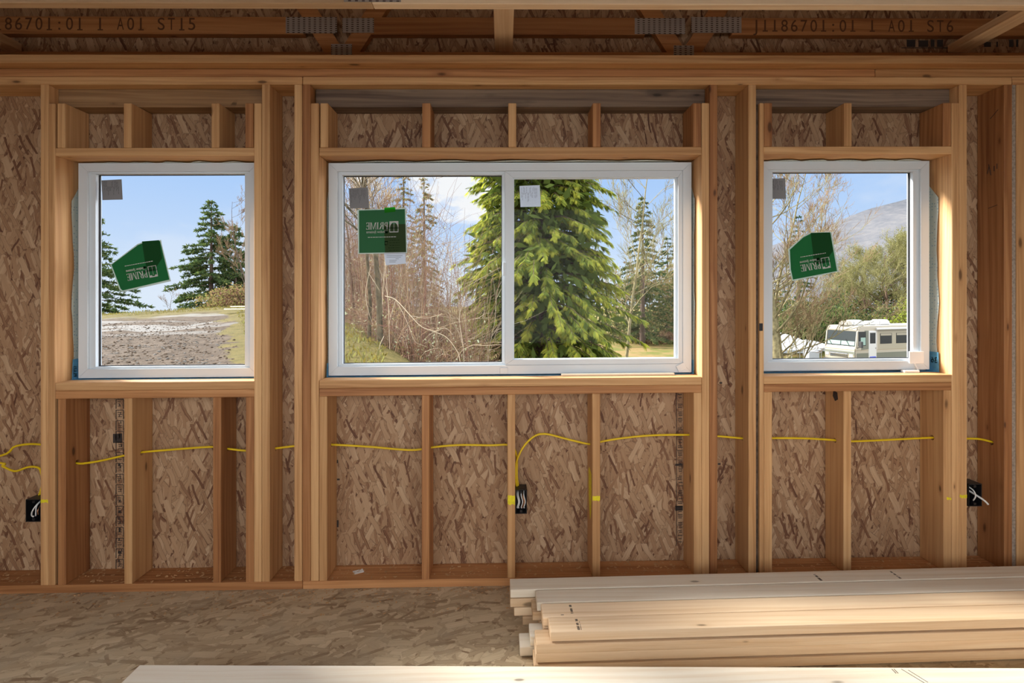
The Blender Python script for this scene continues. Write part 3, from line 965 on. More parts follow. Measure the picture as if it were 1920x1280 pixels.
WIN = {}
for k, (outer, lab) in {1: (None, 'white vinyl fixed window on the left, view of the dirt hill'), 2: (None, 'white vinyl sliding window in the middle, view of the big cedar'), 3: (None, 'white vinyl fixed window on the right, view of the motorhome')}.items():
    ro = RO[k]
    if k == 1:
        o = (X(147, WY), ro[1] - 0.028, Zu(300, 707.5, WY), Zu(300, 305.5, WY))
    elif k == 2:
        o = rect(616, 1296.5, 305, 701, WY)
    else:
        o = (ro[0] + 0.028, X(1742.5, WY), Zu(1590, 693.5, WY), Zu(1590, 302, WY))
    w = empty('window_%d' % k, ((o[0] + o[1]) / 2, WY, o[2]))
    tag(w, lab, 'window', None, 'structure')
    fw = 0.043
    i1 = inset(o, fw, fw, fw, fw * 0.93)
    ring_part('window_frame', o, i1, WY, 0.150, w)
    # nailing fin closing the gap to the sheathing
    ring_part('nailing_fin', (ro[0] - 0.03, ro[1] + 0.03, ro[2] - 0.03, ro[3] + 0.03), inset(o, 0.012, 0.012, 0.012, 0.012), 0.1518, 0.1535, w)
    if k != 2:
        i2 = inset(i1, 0.030, 0.030, 0.010, 0.010)
        ring_part('glazing_bead', i1, i2, WY + 0.012, 0.145, w)
        i3 = inset(i2, 0.006, 0.006, 0.004, 0.003)
        ring_part('glass_gasket', inset(i2, .0002, .0002, .0002, .0002), i3, GY - 0.001, GY + 0.006, w, 'dark_tape')
        pane(i3, w)
        WIN[k] = (w, i3)
    else:
        # fixed light on the left
        xm0, xm1 = X(941, WY + .012), X(949, WY + .012)
        iL = (i1[0], xm1, i1[2], i1[3])
        gL = inset(iL, 0.021, 0.021, 0.012, 0.016)
        ring_part('glazing_bead', iL, gL, WY + 0.014, 0.145, w)
        ring_part('glass_gasket', gL, inset(gL, .003, .003, .003, .004), GY - 0.001, GY + 0.006, w, 'dark_tape')
        pane(inset(gL, .003, .003, .003, .003), w)
        # sliding sash on the right, on the room-side track
        sash = empty('sash', (0, 0, 0))
        sash.parent = w
        oS = (X(947, WY + .004), i1[1] - 0.001, Zu(1115, 683, WY), i1[3] - 0.001)
        gS = rect(964, 1265, 335, 671, WY + 0.02)
        so = finish('sash_frame', (lambda b: (add_ring(b, oS, inset(gS, -.006, -.012, -.003, -.003), WY + 0.003, WY + 0.034), b)[1])(bmesh.new()), M['vinyl'], sash)
        ring_part('glazing_bead', inset(gS, -.006, -.012, -.003, -.003), gS, WY + 0.014, WY + 0.032, sash)
        bm = bmesh.new()
        add_box(bm, gS[0] - 0.004, gS[1] + 0.004, WY + 0.022, WY + 0.026, gS[2] - 0.004, gS[3] + 0.004)
        finish('glass_pane', bm, M['glass'], sash)
        # pull on the meeting stile and the small track blocks
        bm = bmesh.new()
        add_box(bm, X(943, WY), X(948.5, WY), WY - 0.008, WY + 0.004, Zu(945, 517, WY), Zu(945, 492, WY), 0.002, 2)
        finish('sash_pull', bm, M['vinyl'], sash)
        bm = bmesh.new()
        add_box(bm, X(937.5, WY), X(952, WY), WY - 0.004, WY + 0.004, o[2] + 0.001, o[2] + 0.032, 0.001)
        finish('track_block', bm, M['vinyl'], w)
        bm = bmesh.new()
        c_ = P(1277, 688, WY)
        add_box(bm, c_.x - 0.022, c_.x + 0.022, WY - 0.006, WY - 0.001, -0.017, 0.017, 0.001)
        for v in bm.verts:
            dxv, dzv = v.co.x - c_.x, v.co.z
            v.co.x = c_.x + dxv * math.cos(.45) - dzv * math.sin(.45)
            v.co.z = c_.z - S * c_.x + dxv * math.sin(.45) + dzv * math.cos(.45)
        finish('track_cap', bm, M['vinyl'], w)
        WIN[k] = (w, gL, gS)

# corner guard and clip hanging on the right window frame
cg = empty('corner_guard', (X(1722, WY), WY - 0.004, Zu(1722, 696, WY)))
tag(cg, 'small white plastic corner guard on the lower right corner of the right window', 'corner guard')
bm = bmesh.new()
add_box(bm, X(1703, WY), X(1730, WY), WY - 0.008, WY - 0.0005, Zu(1716, 681, WY), Zu(1716, 658.5, WY), 0.0012)
finish('guard_plate', bm, M['paper_white'], cg)
bm = bmesh.new()
add_box(bm, X(1694, .07), X(1722, .07), 0.062, 0.088, SILL + 0.0006, SILL + 0.012, 0.001)
finish('guard_foot', bm, M['paper_white'], cg)
bm = bmesh.new()
add_tube(bm, [(X(1716, .085), WY - 0.006, Zu(1716, 681, WY)), (X(1722, .08), WY - 0.012, SILL + 0.012)], 0.003, 6)
finish('guard_strap', bm, M['paper_white'], cg)

# the loose strip of wood on the middle sill
bm = bmesh.new()
add_box(bm, X(1053, .052), X(1265, .052), 0.052, 0.080, SILL + 0.0006, SILL + 0.0105, 0.0012)
tag(finish('wood_strip', bm, M['bleach_x']), 'thin loose wood strip lying on the sill of the middle window', 'wood strip')


# house wrap and blue sill flashing folded into the openings
def sheet(name, pts_a, pts_b, mat, label, cat, group, thick=(0, 0, 0.0008)):
    bm = bmesh.new()
    t = Vector(thick)
    A = [bm.verts.new(p) for p in pts_a]
    B = [bm.verts.new(p) for p in pts_b]
    A2 = [bm.verts.new(Vector(p) + t) for p in pts_a]
    B2 = [bm.verts.new(Vector(p) + t) for p in pts_b]
    n = len(A)
    for i in range(n - 1):
        bm.faces.new((A[i], A[i + 1], B[i + 1], B[i]))
        bm.faces.new((A2[i], B2[i], B2[i + 1], A2[i + 1]))
        bm.faces.new((A[i], A2[i], A2[i + 1], A[i + 1]))
        bm.faces.new((B[i], B[i + 1], B2[i + 1], B2[i]))
    bm.faces.new((A[0], B[0], B2[0], A2[0]))
    bm.faces.new((A[-1], A2[-1], B2[-1], B[-1]))
    return tag(finish(name, bm, M[mat]), label, cat, group)


rr = random.Random(11)
gw = 'house wrap folded into the window openings'
for k in (1, 2, 3):
    x0, x1, z0, z1 = RO[k]
    sides = {1: [('left', x0, 1)], 2: [('left', x0, 1), ('right', x1, -1)], 3: [('right', x1, -1)]}[k]
    for sd_, xx, sg in sides:
        n = 14
        base_y = {1: 0.091, 2: 0.098, 3: 0.074}[k]
        if k == 2 and sd_ == 'right':
            base_y = 0.08
        A, B = [], []
        for i in range(n + 1):
            z = z0 + 0.02 + (z1 - z0 - 0.13 - 0.02) * i / n
            yy_ = base_y + rr.uniform(-0.003, 0.003) + 0.005 * math.sin(i * 0.9)
            if i == n:
                yy_ = 0.12
            A.append((xx + sg * (0.0045 + rr.uniform(0, 0.002)), min(yy_, 0.125), z))
            B.append((xx + sg * 0.0028, 0.139, z))
        sheet('house_wrap', A, B, 'house_wrap', 'pale house wrap with blue dots on the %s jamb of the %s window' % (sd_, nm_[k]), 'house wrap', gw, (sg * 0.0006, 0, 0))
        # blue flashing at the corner
        zz0, zz1 = z0 + 0.001, z0 + {1: 0.10, 2: 0.07, 3: 0.10}[k]
        yb = {1: 0.083, 2: 0.080, 3: 0.062}[k]
        A = [(xx + sg * 0.0082, yb, zz0), (xx + sg * 0.0082, yb + 0.004, zz1)]
        B = [(xx + sg * 0.0082, 0.139, zz0), (xx + sg * 0.0082, 0.139, zz1)]
        f_ = sheet('corner_flashing', A, B, 'flash_blue', 'blue flashing tape in the lower %s corner of the %s window' % (sd_, nm_[k]), 'flashing', 'blue corner flashing', (sg * 0.0008, 0, 0))
        if k == 1:
            lettering('printed_word', 'PLUS', 0.026, (xx + sg * 0.0098, 0.090, zz0 + 0.012 + S * xx), 'print_white', f_, ux=(0, 0, 1), uz=(0, 1, 0))
        if k == 3:
            lettering('printed_word', '36', 0.040, (xx + sg * 0.0096, 0.072, zz0 + 0.045 + S * xx), 'print_white', f_, ux=(0, 1, 0), uz=(0, 0, 1))
    # strip across the head
    n = 26
    A, B = [], []
    for i in range(n + 1):
        x = x0 + 0.05 + (x1 - x0 - 0.10) * i / n
        yy_ = (0.075 if k != 1 else 0.088) + 0.010 * math.sin(i * 1.3) + rr.uniform(-0.006, 0.006)
        if i in (0, n):
            yy_ = 0.12
        A.append((x, yy_, z1 - 0.006 - rr.uniform(0, 0.004)))
        B.append((x, 0.139, z1 - 0.004))
    sheet('house_wrap', A, B, 'house_wrap', 'ragged house wrap tucked under the head of the %s window' % nm_[k], 'house wrap', gw, (0, 0, 0.0006))
    # membrane on the sill
    n = 20
    A, B = [], []
    for i in range(n + 1):
        x = x0 + 0.004 + (x1 - x0 - 0.008) * i / n
        A.append((x, 0.080 + rr.uniform(-0.006, 0.006), z0 + 0.0006))
        B.append((x, 0.139, z0 + 0.0006))
    sheet('sill_flashing', A, B, 'flash_blue', 'blue flashing membrane on the sill of the %s window' % nm_[k], 'flashing', 'blue sill flashing', (0, 0, 0.0008))


# =================================================================== STICKERS ON THE GLASS
def P3(px, py, Y):
    p = P(px, py, Y)
    return p


def flat_outline(name, pix, Y, mat, parent=None, thick=0.0004):
    """flat sheet at depth Y with the given outline (true world positions, already level)"""
    bm = bmesh.new()
    add_poly(bm, [(P(px, py, Y).x, P(px, py, Y).z) for px, py in pix], Y, Y + thick)
    return finish(name, bm, M[mat], parent, level=False)


SY = GY - 0.0022


def glass_label(px0, px1, py0, py1, skew, mat, lab, Y=SY):
    pix = [(px0, py0 + skew), (px1, py0), (px1 + 2, py1 - skew * .5), (px0 + 2, py1)]
    o = tag(flat_outline('window_label', pix, Y, mat), lab, 'label', 'paper labels on the window panes')
    bm = bmesh.new()
    r_ = random.Random(px0)
    a, b = P(px0, py0, Y - 0.0006), P(px1, py1, Y - 0.0006)
    w_, h_ = b.x - a.x, a.z - b.z
    for i in range(16):
        x = a.x + w_ * (0.1 + 0.8 * i / 16)
        l_ = h_ * r_.uniform(0.2, 0.5)
        z1 = a.z - h_ * r_.choice((0.08, 0.12, 0.35))
        for s_ in range(3):
            zz1 = z1 - s_ * l_ * 0.34
            add_box(bm, x, x + 0.0011, Y - 0.0008, Y - 0.0003, max(zz1 - l_ * 0.28, b.z + 0.004), zz1)
    finish('fine_print', bm, M['label_print'], o, level=False)
    return o


glass_label(190, 228, 336, 375, 2, 'label_grey', 'small grey paper label high on the left window pane')
glass_label(654, 690, 351, 391, 2, 'label_grey', 'small grey paper label above the green sticker on the middle window')
glass_label(974, 1012, 347, 388, 1.5, 'label_white', 'small pale paper label high on the sliding pane of the middle window', WY + 0.0265)
glass_label(1436, 1472, 334, 373, 1, 'label_grey', 'small grey paper label at the top left of the right window pane')


def serif_word(word, conv):
    """outlines of roman capitals in a unit-high box; conv maps (u, v) to world"""
    polys = []
    thick, thinw, sh, sl = 0.15, 0.06, 0.05, 0.07
    def box(u0, u1, v0, v1): polys.append([(u0, v0), (u1, v0), (u1, v1), (u0, v1)])
    def stem(u, t=thick, top=True, bot=True):
        box(u, u + t, 0, 1)
        if bot: box(u - sl, u + t + sl, 0, sh)
        if top: box(u - sl, u + t + sl, 1 - sh, 1)
    def bowl(u, v0, v1, r, t=0.14):
        n = 12
        vc, hv = (v0 + v1) / 2, (v1 - v0) / 2
        box(u - 0.02, u + 0.12, v1 - thinw, v1)
        box(u - 0.02, u + 0.12, v0, v0 + thinw)
        for i in range(n):
            a0, a1 = math.pi / 2 - math.pi * i / n, math.pi / 2 - math.pi * (i + 1) / n
            polys.append([(u + 0.1 + r * math.cos(a0), vc + hv * math.sin(a0)), (u + 0.1 + r * math.cos(a1), vc + hv * math.sin(a1)),
                          (u + 0.1 + (r - t) * math.cos(a1), vc + (hv - thinw) * math.sin(a1)), (u + 0.1 + (r - t) * math.cos(a0), vc + (hv - thinw) * math.sin(a0))])
    u = 0.07
    for ch in word:
        if ch == 'P':
            stem(u); bowl(u + thick, 0.45, 1.0, 0.26); u += 0.68
        elif ch == 'R':
            stem(u); bowl(u + thick, 0.48, 1.0, 0.25)
            polys.append([(u + 0.26, 0.50), (u + 0.42, 0.50), (u + 0.72, 0.0), (u + 0.52, 0.0)])
            box(u + 0.5, u + 0.8, 0, sh); u += 0.88
        elif ch == 'I':
            stem(u); u += 0.36
        elif ch == 'M':
            stem(u, thinw); stem(u + 0.78, thick)
            polys.append([(u, 1), (u + 0.17, 1), (u + 0.49, 0.0), (u + 0.40, 0.0)])
            polys.append([(u + 0.40, 0), (u + 0.47, 0), (u + 0.80, 1), (u + 0.75, 1)]); u += 1.10
        elif ch == 'E':
            stem(u)
            for v0 in (0, 0.48, 0.94): box(u, u + (0.5 if v0 != 0.48 else 0.42), v0, v0 + 0.06)
            box(u + 0.47, u + 0.53, 0, 0.2); box(u + 0.45, u + 0.51, 0.8, 1); box(u + 0.38, u + 0.44, 0.38, 0.62); u += 0.66
    return [[conv(a, b) for a, b in p] for p in polys], u


def polys_obj(name, polys, Y, mat, parent, d=0.0003):
    bm = bmesh.new()
    for p in polys:
        add_poly(bm, p, Y - d, Y)
    return finish(name, bm, M[mat], parent, level=False)


def prime_sticker(outline, border, dark, W0, U, V, mat, lab, flip, arch, Y=SY, tape=None, edge_all=True):
    """W0: pixel where the wordmark's lower left corner sits; U, V: pixel vectors of one cap height along reading and up"""
    o = tag(flat_outline('window_sticker', border, Y, 'sticker_edge'), lab, 'sticker', 'green stickers on the window panes')
    f = flat_outline('green_film', outline, Y - 0.0006, 'sticker_film' if arch else mat, o)
    f['label'] = 'green film'
    if dark:
        flat_outline('overlap_patch', dark, Y - 0.0010, 'sticker_olive' if arch else 'sticker_dark', o)
    def conv(u, v):
        p = P(W0[0] + U[0] * u + V[0] * v, W0[1] + U[1] * u + V[1] * v, Y)
        return (p.x, p.z)
    polys, wid = serif_word('PRIME', conv)
    polys_obj('wordmark', polys, Y - 0.0013, 'print_white', o)
    # window logo to the left of the word
    L = []
    def box(u0, u1, v0, v1): L.append([conv(u0, v0), conv(u1, v0), conv(u1, v1), conv(u0, v1)])
    lx0, lx1, lv0, lv1 = -1.75, -0.25, -0.48, 1.12
    if arch:
        box(lx0, lx1, lv0, lv0 + 0.12); box(lx0, lx0 + 0.1, lv0, lv1); box(lx1 - 0.1, lx1, lv0, lv1)
        n = 14
        cu, r = (lx0 + lx1) / 2, (lx1 - lx0) / 2 - 0.08
        vb = 0.12
        for i in range(n):
            a0, a1 = math.pi * i / n, math.pi * (i + 1) / n
            L.append([conv(cu + r * math.cos(a0), vb + 0.82 * math.sin(a0)), conv(cu + r * math.cos(a1), vb + 0.82 * math.sin(a1)), conv(cu + r * math.cos(a1), lv1), conv(cu + r * math.cos(a0), lv1)])
        box(cu - 0.03, cu + 0.03, lv0, 0.9)
    else:
        for (u0, u1, v0, v1) in ((lx0, lx1, lv0, lv0 + 0.07), (lx0, lx0 + 0.1, lv0, lv1 - .15), (lx1 - 0.1, lx1, lv0, lv1 - .15), (lx0, lx1, lv1 - 0.14, lv1), (lx0, lx0 + .5, lv1 - .3, lv1 - .14), (lx1 - .5, lx1, lv1 - .3, lv1 - .14)):
            box(u0, u1, v0, v1)
        box((lx0 + lx1) / 2 - 0.02, (lx0 + lx1) / 2 + 0.02, lv0, lv1 - 0.3)
    polys_obj('logo', L, Y - 0.0013, 'print_white', o)
    # second line and the fine print
    ex = Vector((P(W0[0] + U[0], W0[1] + U[1], Y) - P(W0[0], W0[1], Y)))
    ez = Vector((P(W0[0] + V[0], W0[1] + V[1], Y) - P(W0[0], W0[1], Y)))
    org = P(W0[0], W0[1], Y) - ez * 0.52 + ex * 0.02
    org.y = Y - 0.0013
    lettering('second_line', 'Window Systems', 0.52, org, 'print_white', o, ux=ex, uz=ez, shear=0.25, width=3.6)
    B = []
    def bx(u0, u1, v0, v1, lst): lst.append([conv(u0, v0), conv(u1, v0), conv(u1, v1), conv(u0, v1)])
    r_ = random.Random(int(W0[0]))
    u = -1.35
    while u < 3.3:
        w_ = r_.uniform(0.12, 0.4)
        bx(u, u + w_, -1.17, -1.08, B)
        u += w_ + 0.09
    polys_obj('tag_line', B, Y - 0.0013, 'print_white', o, 0.0002)
    D = []
    bx(-1.85, 0.7, 0.18, 0.24, D); bx(-1.85, 0.7, 0.04, 0.1, D)
    bx(0.02, 0.52, -0.6, -0.25, D)
    if arch:
        bx(0.02, 0.08, -2.3, -1.75, D); bx(0.5, 0.56, -2.3, -1.75, D); bx(0.02, 0.56, -1.82, -1.72, D); bx(0.2, .5, -2.3, -2.2, D)
    for i in range(5):
        v = -1.6 - 0.36 * i
        u = -1.9
        while u < -0.2:
            w_ = r_.uniform(0.1, 0.35)
            if arch: bx(u, u + w_, v - 0.05, v, D)
            u += w_ + 0.12
    polys_obj('fine_print', D, Y - 0.0016, 'print_dark', o, 0.0002)
    return o


prime_sticker([(673, 394.5), (759, 392), (761.5, 472.5), (673.5, 474)], [(670, 393), (761, 390), (763.5, 474.5), (671.5, 476)],
              [(720, 420), (760.3, 420), (761.5, 472.5), (722, 473.3)], (727.5, 429.5), (-11.2, 0.25), (0.0, -13.0), 'sticker_green',
              'square green sticker hanging straight on the left pane of the middle window', True, True)
prime_sticker([(209, 496), (259, 459), (266, 456.5), (300, 451.5), (317.5, 524), (230, 544.5), (226, 541)], [(207, 496), (258, 457), (265, 454.5), (302, 449.5), (304, 460), (320.5, 527), (230, 547.5), (224, 543)],
              [(266, 452.5), (298, 450), (304, 484), (288, 508), (276, 508), (271, 486)], (275.5, 506.5), (-10.5, 1.9), (2.6, 13.0), 'sticker_green',
              'torn green sticker hanging askew on the left window pane', False, False)
prime_sticker([(1481, 468), (1506, 445), (1520, 438), (1557, 436), (1569.5, 508), (1487, 524), (1483, 505)], [(1478, 467), (1505, 443), (1519, 436), (1559, 434.5), (1573, 509), (1486, 527), (1480.5, 505)],
              [(1520, 436.5), (1556, 435.5), (1562, 470), (1545, 494), (1526, 494), (1524, 470)], (1537, 490.5), (-10.2, 1.7), (2.4, 12.6), 'sticker_green',
              'torn green sticker hanging askew on the right window pane', False, False)
tag(flat_outline('tape_piece', [(720.5, 389.5), (741, 388), (741.5, 396.5), (721, 399)], SY - 0.0022, 'tape_green'), 'bright green tape piece over the top edge of the middle green sticker', 'tape')
o = tag(flat_outline('window_label', [(720, 474), (760.5, 473), (761, 494), (723, 497)], SY - 0.0022, 'label_white'), 'white printed label just below the middle green sticker', 'label', 'paper labels on the window panes')
bm = bmesh.new()
for i, (a, b, c) in enumerate(((725, 755, 479), (725, 752, 482), (742, 748, 485), (730, 744, 488), (730, 742, 491))):
    p0, p1 = P(a, c, SY), P(b, c, SY)
    add_box(bm, p0.x, p1.x, SY - 0.0030, SY - 0.0026, p0.z - 0.001, p0.z + 0.0008)
finish('fine_print', bm, M['label_print'], o, level=False)

# =================================================================== CABLES AND OUTLET BOXES
labs = ['yellow cable running from the left edge through studs down into the middle outlet box',
        'yellow cable looping out of the middle outlet box and running to the right edge',
        'wavy yellow cable dropping into the outlet box at the left edge']
for r, lab in zip(RUNS, labs):
    bm = bmesh.new()
    add_tube(bm, r, 0.0052, 8, 1.0)
    tag(finish('electrical_cable', bm, M['cable_yellow'], smooth=True), lab, 'cable', 'yellow electrical cables')


def outlet_box(px0, px1, py0, py1, y0, y1, lab, kind):
    x0, x1 = X(px0, y0), X(px1, y0)
    pm = (px0 + px1) / 2
    z0, z1 = Zu(pm, py1, y0), Zu(pm, py0, y0)
    e = empty('outlet_box', ((x0 + x1) / 2, (y0 + y1) / 2, z0 + S * (x0 + x1) / 2))
    tag(e, lab, 'outlet box', 'black outlet boxes')
    bm = bmesh.new()
    t = 0.003
    add_box(bm, x0, x1, y1 - t, y1, z0, z1)
    add_box(bm, x0, x0 + t, y0, y1, z0, z1)
    add_box(bm, x1 - t, x1, y0, y1, z0, z1)
    add_box(bm, x0, x1, y0, y1, z0, z0 + t)
    add_box(bm, x0, x1, y0, y1, z1 - t, z1)
    for zz in (z0 + 0.012, z1 - 0.012):
        add_box(bm, (x0 + x1) / 2 - 0.006, (x0 + x1) / 2 + 0.006, y0, y0 + 0.02, zz - 0.006, zz + 0.006, 0.001)
    finish('box_shell', bm, M['black_plastic'], e)
    w_, h_ = x1 - x0, z1 - z0
    def wire(pts, mat, r):
        bm = bmesh.new()
        add_tube(bm, catmull([(x0 + u * w_, y0 + v * (y1 - y0), z0 + q_ * h_) for u, v, q_ in pts], 6), r, 6)
        finish('wire', bm, M[mat], e, smooth=True)
    if kind == 0:
        wire([(0.6, 0.7, 0.9), (0.62, 0.1, 0.72), (0.5, -0.05, 0.5), (0.35, 0.05, 0.3), (0.4, 0.1, 0.2), (0.52, 0.0, 0.25)], 'white_plastic', 0.003)
        wire([(0.6, 0.7, 0.9), (0.66, 0.1, 0.7), (0.68, 0.0, 0.45), (0.62, 0.05, 0.25)], 'white_plastic', 0.0025)
        wire([(0.7, 0.7, 0.9), (0.75, 0.1, 0.55), (0.78, 0.05, 0.3)], 'copper', 0.0017)
    elif kind == 1:
        for u, m_ in ((0.2, 'white_plastic'), (0.3, 'white_plastic'), (0.55, 'white_plastic'), (0.68, 'copper'), (0.78, 'white_plastic')):
            wire([(u, 0.7, 0.92), (u - 0.04, 0.12, 0.75), (u + 0.08, 0.02, 0.5), (u - 0.04, 0.1, 0.25), (u + 0.04, 0.2, 0.2)], m_, 0.0022)
    else:
        wire([(0.25, 0.7, 0.85), (0.3, 0.0, 0.75), (0.42, -0.1, 0.5), (0.4, 0.05, 0.25)], 'white_plastic', 0.003)
        wire([(0.5, 0.6, 0.6), (0.75, -0.1, 0.42), (1.0, -0.25, 0.28), (1.15, -0.3, 0.16)], 'white_plastic', 0.0045)
    return e


outlet_box(48, 76.5, 936, 978, 0.004, 0.075, 'black outlet box with curled white wires at the left edge', 0)
outlet_box(966.3, 988, 918, 963, 0.02, 0.09, 'black outlet box with folded wires below the middle window', 1)
outlet_box(1816, 1841, 907, 949, 0.004, 0.075, 'black outlet box with a white wire end right of the right window', 2)

# =================================================================== LUMBER PILE
ZT = 0.152                       # four courses of nominal two-by-fours
def PZ(px, py, z):
    """point at (unsloped) height z that the photograph shows at (px, py)"""
    r = ray(px, py)
    t = (z - CAM_Z) / (r.z - S * r.x)
    return Vector((0, -CAM_D, CAM_Z)) + r * t


gs = 'two-by-fours stacked on the floor'
# top course: left ends (back corner, front corner) measured on the top faces
cols = [((954, 1083.5), (1920, 1060)), ((1004, 1105), (1920, 1080)), ((1013.5, 1129), (1920, 1104.5)), ((1027, 1157), (1920, 1135)), ((1033, 1187.5), (1920, 1163))]
lines = []
for (a, b), (c, d) in cols:
    lines.append((PZ(a, b, ZT), PZ(c, d, ZT)))
ang = math.atan2(lines[2][1].y - lines[2][0].y, lines[2][1].x - lines[2][0].x)
ca, sa = math.cos(ang), math.sin(ang)
u_ = Vector((ca, sa, 0))
n_ = Vector((-sa, ca, 0))
front_edge = lines[4][0].dot(n_)
back_edge = lines[0][0].dot(n_)
wcol = (back_edge - front_edge) / 4


def lumber(col, course, px_end, mat, label, dn=0.0, long=2.9, z_gap=0.0):
    """col 0 = back row; course 0 = top"""
    z1 = ZT - course * 0.038
    s0 = back_edge - (col + 1) * wcol + dn
    # left end from its pixel column on the board's own top front edge
    base = n_ * (s0)
    jr = random.Random(col * 7 + course * 3)
    j0, j1 = jr.uniform(0.0025, 0.0045), jr.uniform(0.0025, 0.0045)
    lo, hi = -1.0, 3.0
    for _ in range(40):
        mid = (lo + hi) / 2
        p = base + u_ * mid
        d = p.y + CAM_D
        c, s_ = math.cos(YAW), math.sin(YAW)
        xx, zz = p.x * c - d * s_, p.x * s_ + d * c
        if PPX + F_PX * xx / zz < px_end:
            lo = mid
        else:
            hi = mid
    bm = bmesh.new()
    add_box(bm, lo, lo + long, s0 + j0, s0 + wcol - j1, z1 - 0.0345, z1, 0.003, 2)
    rot = Matrix.Rotation(ang, 4, 'Z')
    bmesh.ops.transform(bm, matrix=rot, verts=bm.verts)
    o = tag(finish('lumber_board', bm, M[mat]), label, 'lumber', gs)
    return o, lo, s0


nmr = ['back', 'second', 'third', 'front']
ends = {  # (row, course): left end pixel measured on its front edge
    (0, 0): (957, 'bleach_x', 'pale two-by-four on top of the back row, its end reaching farthest left'),
    (1, 0): (1007, 'bleach_x', 'bluish pale two-by-four on top of the pile, second row from the back'),
    (2, 0): (1018, 'pale_x', 'two-by-four on top of the third row from the back, grade stamp at its left'),
    (3, 0): (1032.5, 'pale_x', 'front two-by-four on top of the pile, grade stamp near its left end'),
    (0, 1): (956.5, 'pale_x', 'two-by-four just below the top one in the back row of the pile'),
    (0, 2): (964, 'pale_x', 'two-by-four third from the top in the back row of the pile'),
    (0, 3): (980, 'pale_x', 'lowest two-by-four in the back row of the pile, end in shade'),
    (1, 1): (999, 'pale_x', 'two-by-four with a narrow pale end showing under the second row of the pile'),
    (1, 2): (1012, 'pale_x', 'third two-by-four down in the second row of the pile, mostly hidden'),
    (1, 3): (1016, 'pale_x', 'lowest two-by-four in the second row of the pile, mostly hidden'),
    (2, 1): (1019, 'pale_x', 'two-by-four just under the stamped third-row board of the pile'),
    (2, 2): (994.5, 'bleach_x', 'two-by-four whose pale top end sticks out left in the third row of the pile'),
    (2, 3): (975, 'bleach_x', 'lowest two-by-four in the third row, its end sticking out onto the floor'),
    (3, 1): (1006, 'pale_x', 'two-by-four second from the top at the front of the pile, bright end sticking out'),
    (3, 2): (1004.5, 'pale_x', 'two-by-four third from the top at the front of the pile'),
    (3, 3): (1002, 'pale_x', 'lowest two-by-four at the front of the pile, half hidden by the foreground timber'),
}
PILE = {}
for (r_, c_), (px, mt, lab) in ends.items():
    PILE[(r_, c_)] = lumber(r_, c_, px, mt, lab, dn={0: 0.004, 1: -0.005, 2: 0.003, 3: -0.003}[c_] if r_ == 3 else 0.0)


def top_stamp(key, offs, seed):
    o, lo, s0 = PILE[key]
    r_ = random.Random(seed)
    bm = bmesh.new()
    for a, ln, wd in offs:
        for i in range(int(ln / 0.0045)):
            if r_.random() < 0.8:
                vv = 0.012 + i * 0.0045
                add_box(bm, lo + a + r_.uniform(0, 0.002), lo + a + wd, s0 + vv, s0 + vv + 0.0032, ZT - 0.0002, ZT + 0.0003)
    bmesh.ops.transform(bm, matrix=Matrix.Rotation(ang, 4, 'Z'), verts=bm.verts)
    finish('grade_stamp', bm, M['stamp_ink'], o)


top_stamp((3, 0), ((0.10, 0.065, 0.010), (0.113, 0.05, 0.003)), 1)
top_stamp((2, 0), ((0.11, 0.065, 0.010), (0.07, 0.012, 0.012)), 2)
top_stamp((0, 0), ((1.33, 0.05, 0.012), (1.68, 0.06, 0.01)), 3)

# the thick planed timber in the foreground
ZF = 0.1395
pa, pb, pc = PZ(262, 1245.5, ZF), PZ(1000, 1246.5, ZF), PZ(1920, 1251.5, ZF)
ang2 = math.atan2(pc.y - pa.y, pc.x - pa.x)
bm = bmesh.new()
add_box(bm, 0, 3.95, -0.105, 0, 0.0005, ZF, 0.003, 2)
for v in bm.verts:
    v.co = Matrix.Rotation(ang2, 4, 'Z') @ v.co + Vector((pa.x, pa.y, 0))
fg = tag(finish('timber_beam', bm, M['bleach_x']), 'thick bright planed timber lying across the foreground along the bottom edge', 'timber')
bm = bmesh.new()
for (a, b), (c, d) in (((1672, 1254), (1680, 1262)), ((1690, 1254), (1733, 1280)), ((1676, 1254), (1684, 1262)), ((1703, 1256), (1740, 1279))):
    p0, p1 = PZ(a, b, ZF), PZ(c, d, ZF)
    p0.z = p1.z = ZF + 0.0002
    add_tube(bm, [p0, p1], 0.0012, 5)
finish('pencil_line', bm, M['stamp_ink'], fg)['label'] = 'dark pencil layout lines on the timber'

# a scrap of paper on the plate and a tape tab on the trimmer
bm = bmesh.new()
c_ = P(672, 1067, 0.075)
add_box(bm, -0.024, 0.024, -0.016, 0.016, 0, 0.0012)
bmesh.ops.transform(bm, matrix=Matrix.Translation((c_.x, 0.075, zPT + 0.001)) @ Matrix.Rotation(0.5, 4, 'Z'), verts=bm.verts)
tag(finish('paper_scrap', bm, M['paper_white']), 'small white scrap of paper on the bottom plate below the middle window', 'scrap')
bm = bmesh.new()
add_box(bm, X(1423.5), X(1430), -0.0012, -0.0002, Zu(1427, 620), Zu(1427, 606))
tag(finish('tape_tab', bm, M['dark_tape']), 'small dark tape tab on the trimmer left of the right window', 'tape')

